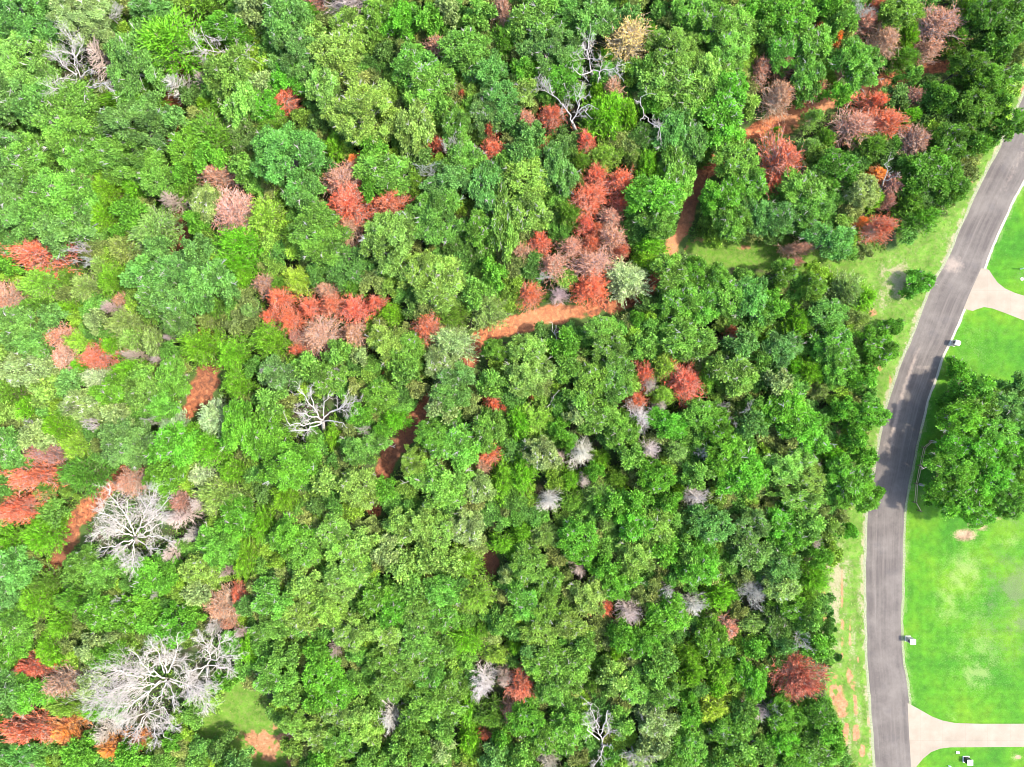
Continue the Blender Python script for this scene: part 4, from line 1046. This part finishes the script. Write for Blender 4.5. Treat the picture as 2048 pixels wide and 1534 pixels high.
# courses of the main limbs, in the same enlarged tile units; keyed by tile and listed place
LIMBS = {
 (512, 512, 385, 920): dict(base=(402, 1075), h=(6, 11), rad=.26, dens=.85, limbs=[[(400, 985), (345, 910), (300, 860), (255, 790)], [(345, 910), (328, 850), (338, 775)], [(405, 960), (400, 890), (435, 825)], [(400, 985), (450, 930), (520, 910), (592, 868)], [(410, 990), (490, 990), (535, 1022)], [(390, 985), (310, 955), (240, 940)], [(395, 995), (300, 1005), (200, 1005), (180, 970)], [(395, 1000), (320, 1040), (235, 1045)], [(520, 910), (540, 880), (540, 850)]]),
 (0, 0, 470, 430): dict(base=(490, 560), h=(6, 11), rad=.24, dens=.95, limbs=[[(480, 510), (470, 440), (440, 330), (430, 250), (415, 190)], [(460, 450), (370, 390), (310, 290)], [(450, 480), (380, 465), (330, 490)], [(475, 520), (390, 545), (275, 510)], [(480, 510), (560, 530), (610, 500), (668, 545)], [(500, 520), (580, 505), (650, 490)], [(480, 470), (520, 430), (570, 430)], [(440, 350), (500, 260), (480, 225)], [(480, 515), (500, 560), (505, 605)], [(440, 330), (360, 310), (310, 310)]]),
 (1024, 0, 350, 700): dict(base=(392, 812), h=(6, 10), rad=.22, dens=.45, limbs=[[(365, 740), (342, 680), (290, 610), (250, 575), (178, 540)], [(365, 740), (392, 680), (400, 610), (418, 515)], [(250, 575), (225, 505)], [(408, 600), (465, 555)], [(395, 670), (450, 630), (505, 650)], [(440, 645), (475, 708)], [(400, 640), (378, 560)]]),
 (1024, 0, 470, 330): dict(base=(485, 470), h=(6, 10), rad=.22, dens=.7, limbs=[[(475, 430), (465, 360), (450, 290), (470, 190)], [(475, 430), (530, 425), (600, 410), (685, 378)], [(463, 350), (545, 365)], [(455, 295), (402, 275)], [(460, 250), (495, 205)], [(600, 410), (662, 472)], [(525, 430), (515, 492)], [(475, 430), (410, 450), (365, 405)], [(430, 450), (455, 485)], [(620, 405), (640, 440)]]),
 (0, 0, 1370, 290): dict(base=(1410, 350), h=(5, 8.5), rad=.20, dens=.8, limbs=[[(1400, 330), (1280, 310), (1200, 300), (1168, 245)], [(1280, 310), (1235, 240), (1212, 188)], [(1230, 210), (1290, 235), (1335, 240)], [(1400, 330), (1480, 340), (1545, 372)], [(1405, 320), (1420, 270), (1408, 232)], [(1450, 335), (1500, 285), (1520, 262)], [(1360, 325), (1330, 290)], [(1240, 305), (1195, 330)]]),
 (1024, 1022, 530, 1300): dict(base=(548, 1440), h=(5.5, 10), rad=.22, dens=.8, limbs=[[(540, 1400), (520, 1300), (490, 1220), (452, 1145)], [(530, 1340), (562, 1260), (575, 1195)], [(525, 1370), (470, 1320), (435, 1262)], [(545, 1400), (605, 1420)], [(545, 1405), (530, 1480), (480, 1540)], [(540, 1385), (578, 1310), (570, 1215)], [(510, 1290), (455, 1300)]]),
 (0, 1022, 960, 1010): dict(base=(1010, 1050), h=(5, 9.5), rad=.30, dens=1.5, limbs=[[(1000, 1010), (850, 1060), (700, 1095), (572, 1145)], [(990, 1000), (830, 975), (690, 960), (600, 1020)], [(960, 990), (850, 915), (790, 840)], [(985, 970), (950, 860), (888, 765)], [(1005, 970), (1060, 850), (1062, 745)], [(1000, 970), (990, 860), (960, 765)], [(1015, 1015), (1150, 1060), (1255, 1165)], [(1020, 1005), (1100, 1030), (1200, 1060), (1275, 1110)], [(995, 1030), (960, 1110), (915, 1175)], [(1005, 1035), (1045, 1180)], [(970, 1025), (850, 1110), (750, 1180), (650, 1170)], [(850, 1060), (740, 1050), (610, 1080)], [(860, 1000), (760, 980), (680, 940)]]),
 (0, 1022, 1250, 880): dict(base=(1245, 975), h=(5, 9.5), rad=.24, dens=1.4, limbs=[[(1240, 930), (1250, 830), (1195, 738)], [(1250, 870), (1330, 790), (1402, 748)], [(1250, 905), (1340, 860), (1435, 882)], [(1245, 925), (1330, 930), (1408, 965)], [(1235, 925), (1160, 950), (1085, 975)], [(1240, 940), (1240, 1010), (1305, 1062)], [(1252, 840), (1275, 765)], [(1235, 930), (1170, 1000), (1100, 1000)]]),
 (0, 1022, 880, 1280): dict(base=(885, 1230), h=(4.5, 8.5), rad=.22, dens=1.4, limbs=[[(880, 1210), (850, 1290), (770, 1350)], [(885, 1220), (930, 1310), (930, 1400)], [(890, 1212), (980, 1250), (1062, 1300)], [(870, 1212), (760, 1255), (700, 1300)], [(885, 1205), (980, 1180), (1045, 1245)], [(875, 1220), (820, 1290), (830, 1385)], [(895, 1225), (970, 1310), (1000, 1360)]]),
 (0, 1022, 790, 130): dict(base=(815, 190), h=(5, 9.5), rad=.28, dens=1.5, limbs=[[(810, 150), (780, 50), (700, -40), (640, -135)], [(815, 135), (860, 20), (900, -60), (935, -135)], [(825, 125), (930, 30), (1005, -65)], [(795, 150), (690, 110), (562, 140)], [(790, 130), (680, 40), (588, 5)], [(830, 155), (930, 150), (1035, 182)], [(830, 145), (950, 90), (1000, 40)], [(795, 170), (690, 200), (605, 215)], [(810, 175), (790, 280), (790, 370)], [(825, 175), (900, 220), (960, 230)], [(800, 175), (720, 240), (690, 270)], [(800, 120), (750, 20), (770, -70)], [(790, 280), (740, 320)], [(795, 290), (840, 330)]]),
 (1024, 512, 265, 500): dict(base=(270, 600), h=(4, 7), rad=.16, dens=.05, limbs=[[(270, 575), (268, 520), (256, 460), (243, 420)], [(258, 465), (264, 415)]]),
 (1024, 512, 240, 870): dict(base=(222, 915), h=(4, 6.5), rad=.13, dens=.25, limbs=[[(226, 895), (250, 860), (272, 816)], [(235, 882), (215, 905)], [(240, 872), (252, 905)]]),
 (1536, 0, 720, 1050): dict(base=(668, 1140), h=(6, 10), rad=.13, dens=.12, limbs=[[(690, 1090), (712, 1060), (704, 990), (726, 940)], [(712, 1050), (738, 1008)], [(698, 1080), (740, 1062), (785, 1060)]]),
 (1024, 0, 830, 680): dict(base=(800, 700), h=(6, 9.5), rad=.14, dens=.5, limbs=[[(790, 685), (768, 610), (780, 572), (825, 560)], [(790, 690), (830, 738), (890, 770), (892, 835)], [(850, 748), (908, 758)], [(768, 620), (735, 598)], [(790, 690), (770, 725)]]),
}
ki = {}
def pick(fam, r):
    if fam == 'oak': key = 'oak_l' if r > 3.6 else 'oak_m' if r > 2.3 else 'oak_s'
    elif fam in ('cedar', 'red', 'fade'): key = fam + ('_l' if r > 2.1 else '_s')
    elif fam == 'bare': key = 'bare' if r > 3.2 else 'bare_s'
    else: key = fam
    i = ki.get(key, random.randrange(9)); ki[key] = i + 1
    return PROTO[key][i % len(PROTO[key])]

OPEN = []                    # middle of the trail and the verge where nothing overhangs them
for run in ([(1905, 130), (1850, 140), (1770, 165), (1700, 187), (1640, 212), (1580, 240), (1500, 268)], [(1415, 350), (1390, 385), (1385, 410), (1372, 445), (1350, 490)], [(1305, 570), (1275, 598), (1230, 612), (1170, 622), (1100, 634), (1040, 648), (980, 670), (950, 692), (930, 725)],
            [(845, 822), (820, 860), (792, 900)], [(340, 195), (348, 235)], [(362, 410), (364, 495)], [(425, 738), (405, 790)], [(222, 968), (185, 1005), (150, 1045), (120, 1115)], [(1400, 488), (1480, 500), (1540, 520), (1600, 560)], [(1700, 520), (1760, 500), (1830, 470)], [(1715, 1100), (1700, 1300), (1710, 1500)], [(500, 1400), (520, 1460), (420, 1460)]):
    for p, q in zip(run[:-1], run[1:]):
        n_ = max(2, int(math.hypot(q[0] - p[0], q[1] - p[1]) / 6))
        OPEN += [(p[0] + (q[0] - p[0]) * t_, p[1] + (q[1] - p[1]) * t_) for t_ in np.linspace(0, 1, n_)]
OPEN += [(x_, y_) for x_ in range(1390, 1560, 14) for y_ in range(476, 546, 12) if poly_sd(np.array([x_]), np.array([y_]), VERGE)[0] > 8]
OPEN += [(x_, y_) for x_ in range(400, 600, 16) for y_ in range(1400, 1530, 14) if poly_sd(np.array([x_]), np.array([y_]), GLADE)[0] > 10]
OPEN = np.array(OPEN)
OPEN = np.concatenate([OPEN, OPEN + (6, 7), OPEN - (6, 7)])
for e in entries:
    fam, col, wc, words_, name = C[e['code']]
    r0 = math.sqrt(e['rx'] * e['ry']) / PXM
    h = {'oak': 5.6 + 1.0 * r0, 'cedar': 4.2 + 1.2 * r0, 'red': 4.8 + 1.2 * r0, 'fade': 4.8 + 1.2 * r0, 'spoke': 6.0 + 1.2 * r0, 'bare': 7.0 + 1.0 * r0, 'fork': 7.5 + .5 * r0, 'pole': 7.0, 'dense': 6.0 + .8 * r0, 'shrub': .7 + 1.0 * r0}[fam]
    if e['code'] == 'od': h *= .72
    h = min(h, 14.0) * random.uniform(.94, 1.06)
    zc = ZC[fam] * h
    x, y = g2w(e['x'], e['y'], zc)
    k = (CAM_H - zc) / CAM_H / PXM
    rx, ry = e['rx'] * k, e['ry'] * k
    if e['key'] in LIMBS:
        q = LIMBS[e['key']]
        b0, tm, bm_ = limb_tree(int(abs(x * 31 + y * 17)) + 5, q['base'], q['limbs'], q['h'][0], q['h'][1], q['rad'], q['dens'], e['key'][:2])
        root = bpy.data.objects.new(name, None); COL.objects.link(root); root.empty_display_size = .5
        root.location = (b0[0], b0[1], 0)
        tag(root, e['label'], CAT[name], GROUP[name])
        for me in (tm, bm_): obj(me.name.split('.')[0], me, root).color = (*wc, 1)
        continue
    R, H, crown, wood = pick(fam, math.sqrt(rx * ry))
    grow_ = {'oak': 1.20, 'cedar': 1.10, 'red': 1.24, 'fade': 1.24, 'spoke': 1.15}.get(fam, 1.0)
    if fam in ('oak', 'cedar', 'red', 'fade') and e['code'] not in ('cg', 'cs'):
        while grow_ > .76 and (np.hypot((OPEN[:, 0] - e['x']) / (e['rx'] * grow_), (OPEN[:, 1] - e['y']) / (e['ry'] * grow_)) < 1.0).any(): grow_ -= .04
    if e['code'] == 'rd2': grow_ = 1.0
    rx, ry = rx * grow_, ry * grow_
    root = bpy.data.objects.new(name, None); COL.objects.link(root)
    root.empty_display_size = .5
    root.location = (x, y, 0)
    if e['ang'] is not None: a = math.radians(-e['ang'])
    elif max(rx, ry) / min(rx, ry) < 1.15: a = random.uniform(0, 2 * math.pi)
    else: a = random.choice([0, 1]) * math.pi
    root.rotation_euler = (0, 0, a)
    root.scale = (rx / R, ry / R * (1 if e['ang'] is not None else random.choice([-1, 1])), h / H)
    tag(root, e['label'], CAT[name], GROUP[name])
    jit = lambda c, s=.10: tuple(max(0, v * random.uniform(1 - s, 1 + s)) for v in c) + (1,)
    base_c = jit(col) if col else None
    for me in (crown, wood):
        if me is None: continue
        pn = me.name.split('.')[0]
        if name == 'shrub' and pn == 'trunk': pn = 'stems'
        if name == 'shrub' and pn == 'crown': pn = 'foliage'
        o = bpy.data.objects.new(pn, me); COL.objects.link(o); o.parent = root
        o.color = base_c if (me.materials[0].name != 'bark') else jit(wc, .06)

# ------------------------------------------------------------------ undergrowth and rough grass
pr = np.random.default_rng(21)
def forest_mask(px, py):
    ok = (left_of_road(px, py) > 6)
    ok &= np.maximum(poly_sd(px, py, VERGE), poly_sd(px, py, GLADE)) < 4 + 10 * (pr.random(px.shape) - .5)
    dd = np.minimum.reduce([line_d(px, py, t) for t in TRAILS])
    ok &= dd > 3 + 5 * pr.random(px.shape)
    return ok
N = 26000
ux = pr.uniform(-120, 2150, N); uy = pr.uniform(-120, 1660, N)
m = forest_mask(ux, uy) & (fbm(ux / 60, uy / 60) + pr.normal(size=N) * .08 > .36)
ux, uy = ux[m], uy[m]
n = len(ux)
wx, wy = g2w(ux, uy)
K = 20
cr = pr.uniform(.45, 1.15, n); ch = pr.uniform(.3, 1.9, n)
pal = np.array([(.08, .19, .035), (.11, .24, .038), (.13, .23, .035), (.09, .22, .035), (.13, .18, .05), (.17, .21, .06), (.16, .28, .03)])
pc = pal[pr.integers(0, len(pal), n)] * pr.uniform(.65, 1.2, (n, 1))
dv = unit(pr.normal(size=(n, K, 3)))
rad = pr.uniform(.3, 1, (n, K, 1))
P = np.stack([wx, wy, ch * .5], 1)[:, None] + dv * rad * np.stack([cr, cr, ch * .5], 1)[:, None]
P[..., 2] = np.maximum(P[..., 2], .05)
LV = leaves(P.reshape(-1, 3), (dv * .6 + pr.normal(size=dv.shape) * .7 + np.array([0, 0, .2])).reshape(-1, 3), pr.uniform(.24, .46, n * K), .22, pr, (dv * .4 + np.array([0, 0, .7])).reshape(-1, 3))
V, F = quads(LV)
col4 = np.concatenate([np.repeat(pc, K, axis=0), np.ones((n * K, 1))], axis=1)
under = obj("undergrowth", new_mesh("undergrowth", V, F, M_UNDER, fattr={"tint": pr.random(n * K), "leafcol": col4}))
# saplings: the small broadleaf trees left over and young growth where the canopy leaves gaps
sap = []
for e in rest:
    r0 = math.sqrt(e['rx'] * e['ry']) / PXM
    sap.append((e['x'], e['y'], r0 * 1.1, (5.0 + 1.5 * r0) * (.68 if e['code'] == 'od' else 1), C[e['code']][1]))
fx_ = pr.uniform(-30, 2060, 14000); fy_ = pr.uniform(-30, 1560, 14000)
fm = forest_mask(fx_, fy_) & (np.minimum.reduce([line_d(fx_, fy_, t) for t in TRAILS]) > 26)
occ = []
for e in entries_all:
    g_ = {'oak': .80, 'cedar': 1.0, 'red': 1.22, 'fade': 1.22, 'spoke': 1.2, 'fork': .8, 'bare': .9, 'dense': 1.0}.get(C[e['code']][0], .8)
    occ.append((e['x'], e['y'], e['rx'] * g_ + (5 if g_ >= 1 else 0), e['ry'] * g_ + (5 if g_ >= 1 else 0)))
occ = np.array(occ); fill = []
for x, y in zip(fx_[fm], fy_[fm]):
    if ((occ[:, 0] - x) ** 2 / occ[:, 2] ** 2 + (occ[:, 1] - y) ** 2 / occ[:, 3] ** 2 < 1).any(): continue
    if fill and (np.hypot(*(np.array(fill) - (x, y)).T) < 17).any(): continue
    fill.append((x, y))
for x, y in fill:
    sap.append((x, y, pr.uniform(1.4, 2.4), pr.uniform(3.6, 6.2), tuple(pal[pr.integers(0, len(pal))] * pr.uniform(1.0, 1.5))))
SP = [oak_parts(900 + s, 1.9, 6.0, 16, 44, .31)[0] for s in range(3)]
def mass(name, items):
  Vs, Fs, Ts, Cs, k0 = [], [], [], [], 0
  for x, y, R_, h_, cc in items:
    V, F, tt = SP[pr.integers(0, 3)]
    a_ = pr.uniform(0, 2 * math.pi); ca, sa = math.cos(a_), math.sin(a_)
    X_, Y_ = g2w(x, y, h_ * .7)
    s_ = R_ / 1.9
    Vs.append(np.stack([(V[:, 0] * ca - V[:, 1] * sa) * s_ + X_, (V[:, 0] * sa + V[:, 1] * ca) * s_ + Y_, V[:, 2] * h_ / 6.0], 1))
    Fs.append(F + k0); k0 += len(V); Ts.append(tt); Cs.append(np.tile(np.array([*cc, 1.0]) * pr.uniform(.9, 1.1), (len(F), 1)))
  return obj(name, new_mesh(name, np.concatenate(Vs), np.concatenate(Fs), M_UNDER, fattr={"tint": np.concatenate(Ts), "leafcol": np.concatenate(Cs)}))
sapl = mass("saplings", sap)
ring = []
for x, y in zip(pr.uniform(-170, 1720, 9000), pr.uniform(-170, 1704, 9000)):
    if (-45 < x and -45 < y < 1579) or left_of_road(np.array([x]), np.array([y]))[0] < 70: continue
    if ring and (np.hypot(*(np.array([q[:2] for q in ring]) - (x, y)).T) < 40).any(): continue
    ring.append((x, y, pr.uniform(2.4, 3.4), pr.uniform(6.5, 9.5), tuple(pal[pr.integers(0, len(pal))] * pr.uniform(1.0, 1.4))))
woods = mass("surrounding_woods", ring)
tag(woods, "leafy woods carrying on past the outermost trees", "woods", kind="stuff")
tag(sapl, "young saplings and small trees filling the gaps below the canopy", "saplings", kind="stuff")
tag(under, "low leafy undergrowth covering the floor of the woods", "undergrowth", kind="stuff")

N = 60000
gx = pr.uniform(360, 2060, N); gy = pr.uniform(60, 1560, N)
sdv = np.maximum(poly_sd(gx, gy, VERGE), poly_sd(gx, gy, GLADE))
keepg = (sdv > -8 + 10 * pr.normal(size=N)) & (left_of_road(gx, gy) > 4)
gx, gy = gx[keepg], gy[keepg]
gx = np.repeat(gx, 4) + pr.normal(size=4 * len(gx)) * 2.2; gy = np.repeat(gy, 4) + pr.normal(size=len(gx)) * 2.2
n = len(gx); wx, wy = g2w(gx, gy)
LV = leaves(np.stack([wx, wy, np.zeros(n)], 1), pr.normal(size=(n, 3)) * .55 + np.array([0, 0, .8]), pr.uniform(.10, .30, n), .05, pr)
V, F = quads(LV)
tall = fbm(gx / 30 + 4, gy / 30 + 9)
pc = np.where((tall + pr.normal(size=n) * .12 > .60)[:, None], np.array([[.26, .24, .13]]), np.array([[.085, .17, .016]])) * pr.uniform(.55, 1.35, (n, 1))
tuft = obj("rough_grass", new_mesh("rough_grass", V, F, M_UNDER, fattr={"tint": pr.random(n), "leafcol": np.concatenate([pc, np.ones((n, 1))], 1)}))
tag(tuft, "rough uncut grass and weeds on the verge and glade", "grass", kind="stuff")

# ------------------------------------------------------------------ small things by the road
import bmesh
def plain(name, c, rough=.7, nscale=6.0, spread=.25):
    m = NT(name)
    nz_ = m.noise(nscale, 4, .65)
    m.base(m.mix(1.0, c, m.ramp(nz_, [(.25, 1 - spread), (.75, 1 + spread)]), 'MULTIPLY'))
    m.p.inputs["Roughness"].default_value = rough
    m.bump(nz_, .3, .02)
    return m.m
def mat_stone():
    m = NT("limestone_blocks")
    b = m.n("ShaderNodeTexBrick"); b.inputs["Scale"].default_value = 3.0
    b.inputs["Color1"].default_value = (.56, .50, .42, 1); b.inputs["Color2"].default_value = (.44, .39, .33, 1); b.inputs["Mortar"].default_value = (.30, .28, .25, 1)
    b.inputs["Mortar Size"].default_value = .03
    tc = m.n("ShaderNodeTexCoord"); mp = m.n("ShaderNodeMapping"); mp.inputs["Rotation"].default_value = (math.radians(90), 0, math.radians(45))
    m.l(tc.outputs["Object"], mp.inputs[0]); m.l(mp.outputs[0], b.inputs["Vector"])
    m.base(m.mix(1.0, b.outputs["Color"], m.ramp(m.noise(5, 4), [(.3, .8), (.7, 1.15)]), 'MULTIPLY'))
    return m.m
M_STONE = mat_stone(); M_CAP = plain("cap_stone", (.62, .57, .49)); M_DARK = plain("dark_metal", (.03, .028, .026), .5)
M_WHITE = plain("white_paint", (.72, .71, .69), .5, 3, .05); M_RAIL = plain("weathered_wood", (.36, .27, .17), .85, 4, .35); M_POST = plain("dark_wood", (.16, .11, .075), .85, 4, .3)
M_MBOX = plain("brown_metal", (.10, .075, .06), .45)

def bm_obj(name, fn, mat, parent=None):
    bm = bmesh.new(); fn(bm)
    me = bpy.data.meshes.new(name); bm.to_mesh(me); bm.free(); me.materials.append(mat)
    return obj(name, me, parent)
def box(bm, cx, cy, z0, sx, sy, sz, bevel=0, taper=1.0):
    r = bmesh.ops.create_cube(bm, size=1)
    for v in r["verts"]:
        top = v.co.z > 0
        v.co.x = cx + v.co.x * sx * (taper if top else 1); v.co.y = cy + v.co.y * sy * (taper if top else 1); v.co.z = z0 + (v.co.z + .5) * sz
    if bevel:
        es = list({e for v in r["verts"] for e in v.link_edges})
        bmesh.ops.bevel(bm, geom=es, offset=bevel, segments=2, affect='EDGES')
def rod(bm, a, b, r0, r1, n=8):
    V, F = tubes(np.array([a]), np.array([b]), r0, r1, n)
    vs = [bm.verts.new(v) for v in V]
    for f in F: bm.faces.new([vs[i] for i in f])
    bm.faces.new(vs[:n][::-1]); bm.faces.new(vs[n:])
def thing(name, label, cat, px, py, rz=0, group=None):
    o = bpy.data.objects.new(name, None); COL.objects.link(o); o.empty_display_size = .4
    o.location = (*g2w(px, py), 0.0); o.rotation_euler = (0, 0, rz)
    return tag(o, label, cat, group)

# lower mailbox: square pillar, flat cap
t1 = thing("stone_mailbox", "square white stone mailbox pillar beside the road, its dark box facing the asphalt", "mailbox", 1815, 1276.5, 0, "stone mailboxes")
bm_obj("pillar", lambda b: box(b, 0, 0, -.1, .78, .74, 1.62, .02), M_STONE, t1)
bm_obj("plinth", lambda b: box(b, 0, 0, -.1, .92, .88, .28, .02), M_CAP, t1)
bm_obj("cap", lambda b: box(b, 0, 0, 1.52, .88, .84, .13, .025), M_CAP, t1)
bx = bm_obj("letter_box", lambda b: box(b, -.40, -.02, 1.02, .16, .24, .30, .03), M_MBOX, t1)
bm_obj("door", lambda b: box(b, -.49, -.02, 1.05, .02, .20, .24, .008), M_DARK, bx)
# upper mailbox: pillar with an arched top, turned along the road
t2 = thing("stone_mailbox", "cream stone mailbox pillar with an arched top at the curving road edge", "mailbox", 1904.5, 686.5, math.radians(-16), "stone mailboxes")
bm_obj("pillar", lambda b: box(b, 0, 0, -.1, .72, .76, 1.32, .02), M_STONE, t2)
bm_obj("plinth", lambda b: box(b, 0, 0, -.1, .86, .90, .26, .02), M_CAP, t2)
def arch(b):
    n = 14; ring = []
    for s in (-.40, .40):
        ring.append([b.verts.new((s, .43 * math.cos(math.pi * k / n), 1.225 + .36 * math.sin(math.pi * k / n))) for k in range(n + 1)])
    for k in range(n): b.faces.new([ring[0][k], ring[0][k + 1], ring[1][k + 1], ring[1][k]])
    b.faces.new([ring[0][0], ring[1][0], ring[1][n], ring[0][n]]); b.faces.new(ring[0][::-1]); b.faces.new(ring[1])
    bmesh.ops.recalc_face_normals(b, faces=b.faces[:])
bm_obj("cap", arch, M_CAP, t2)
bx = bm_obj("letter_box", lambda b: box(b, -.38, 0, 1.0, .22, .28, .32, .05), M_MBOX, t2)
bm_obj("door", lambda b: box(b, -.50, 0, 1.03, .02, .22, .25, .008), M_DARK, bx)

# utility box near the lower driveway
t3 = thing("utility_box", "dark utility box with a white lid and white base frame on the lower lawn", "utility box", 1931.5, 1518)
bm_obj("cabinet", lambda b: box(b, 0, 0, .06, .74, .74, 1.02, .015), M_DARK, t3)
def frame(b):
    for sx in (-1, 1):
        box(b, sx * .46, 0, 0, .10, 1.02, .10, .01); box(b, 0, sx * .46, 0, .82, .10, .098, .01)
bm_obj("base_frame", frame, M_WHITE, t3)
bm_obj("lid", lambda b: box(b, 0, 0, 1.083, .88, .88, .08, .02), M_WHITE, t3)
def gauges(b):
    for k in (-.2, .1): box(b, -.385, k, .35, .04, .16, .22, .01)
bm_obj("panel_fittings", gauges, M_MBOX, t3)
def cable(b):
    pts = [(.35, -.35, .1), (.7, -.62, .04), (1.15, -.70, .03), (1.6, -.95, .03)]
    for p, q in zip(pts[:-1], pts[1:]): rod(b, p, q, .03, .03, 6)
bm_obj("cable", cable, M_DARK, t3)
t4 = thing("meter_cover", "small flat pale blue white cover plate in the lawn beside the driveway", "cover plate", 1915, 1505)
bm_obj("plate", lambda b: box(b, 0, 0, -.05, .54, .36, .14, .02), plain("pale_plastic", (.66, .74, .80), .5, 3, .05), t4)
bm_obj("rim", lambda b: box(b, 0, 0, -.05, .62, .44, .10, .02), M_DARK, t4)
t5 = thing("white_post", "slender white post standing in the lawn above the upper driveway", "post", 2040.5, 538)
bm_obj("shaft", lambda b: rod(b, (0, 0, -.2), (0, 0, 1.9), .09, .08, 12), M_WHITE, t5)
bm_obj("knob", lambda b: bmesh.ops.create_icosphere(b, subdivisions=3, radius=.11, matrix=__import__('mathutils').Matrix.Translation((0, 0, 1.95))), M_WHITE, t5)
t6 = thing("valve_cover", "round pale ring cover with a dark middle set in the lawn", "cover", 2044, 558)
bm_obj("ring", lambda b: rod(b, (0, 0, -.05), (0, 0, .05), .30, .27, 20), plain("ring_concrete", (.38, .38, .27)), t6)
bm_obj("lid", lambda b: rod(b, (0, 0, .051), (0, 0, .075), .10, .10, 14), M_DARK, t6)
t7 = thing("marker_post", "short dark wooden stake standing alone on the grassy verge", "stake", 1736, 890)
bm_obj("shaft", lambda b: rod(b, (0, 0, -.2), (0, 0, 1.15), .055, .045, 8), M_POST, t7)
t8 = thing("pale_stake", "pale leaning board end at the lawn below the utility box", "stake", 1898, 1531.5)
bm_obj("board", lambda b: box(b, 0, 0, -.1, .34, .12, .55, .01), M_WHITE, t8)

# split rail fence
FP = [(1858, 882), (1843.5, 894), (1835.5, 930.5), (1828, 966), (1825.5, 1003.5), (1835, 1020.5)]
t9 = thing("rail_fence", "weathered split rail fence with two rails between the asphalt and the right hand trees", "fence", 1835.5, 950)
fx, fy = g2w(1835.5, 950)
W = [np.array([g2w(*p)[0] - fx, g2w(*p)[1] - fy, 0]) for p in FP]
for p in W:
    bm_obj("post", lambda b: rod(b, p + np.array([0, 0, -.2]), p + np.array([0, 0, 1.25]), .085, .075, 8), M_POST, t9)
for k in range(len(W) - 1):
    for zz in ((.55, 1.02) if k < 4 else (1.0,)):
        j = random.uniform(-.06, .06)
        bm_obj("rail", lambda b: rod(b, W[k] + np.array([.02, 0, zz + j]), W[k + 1] + np.array([.02, 0, zz - j]), .062, .050, 6), M_RAIL, t9)
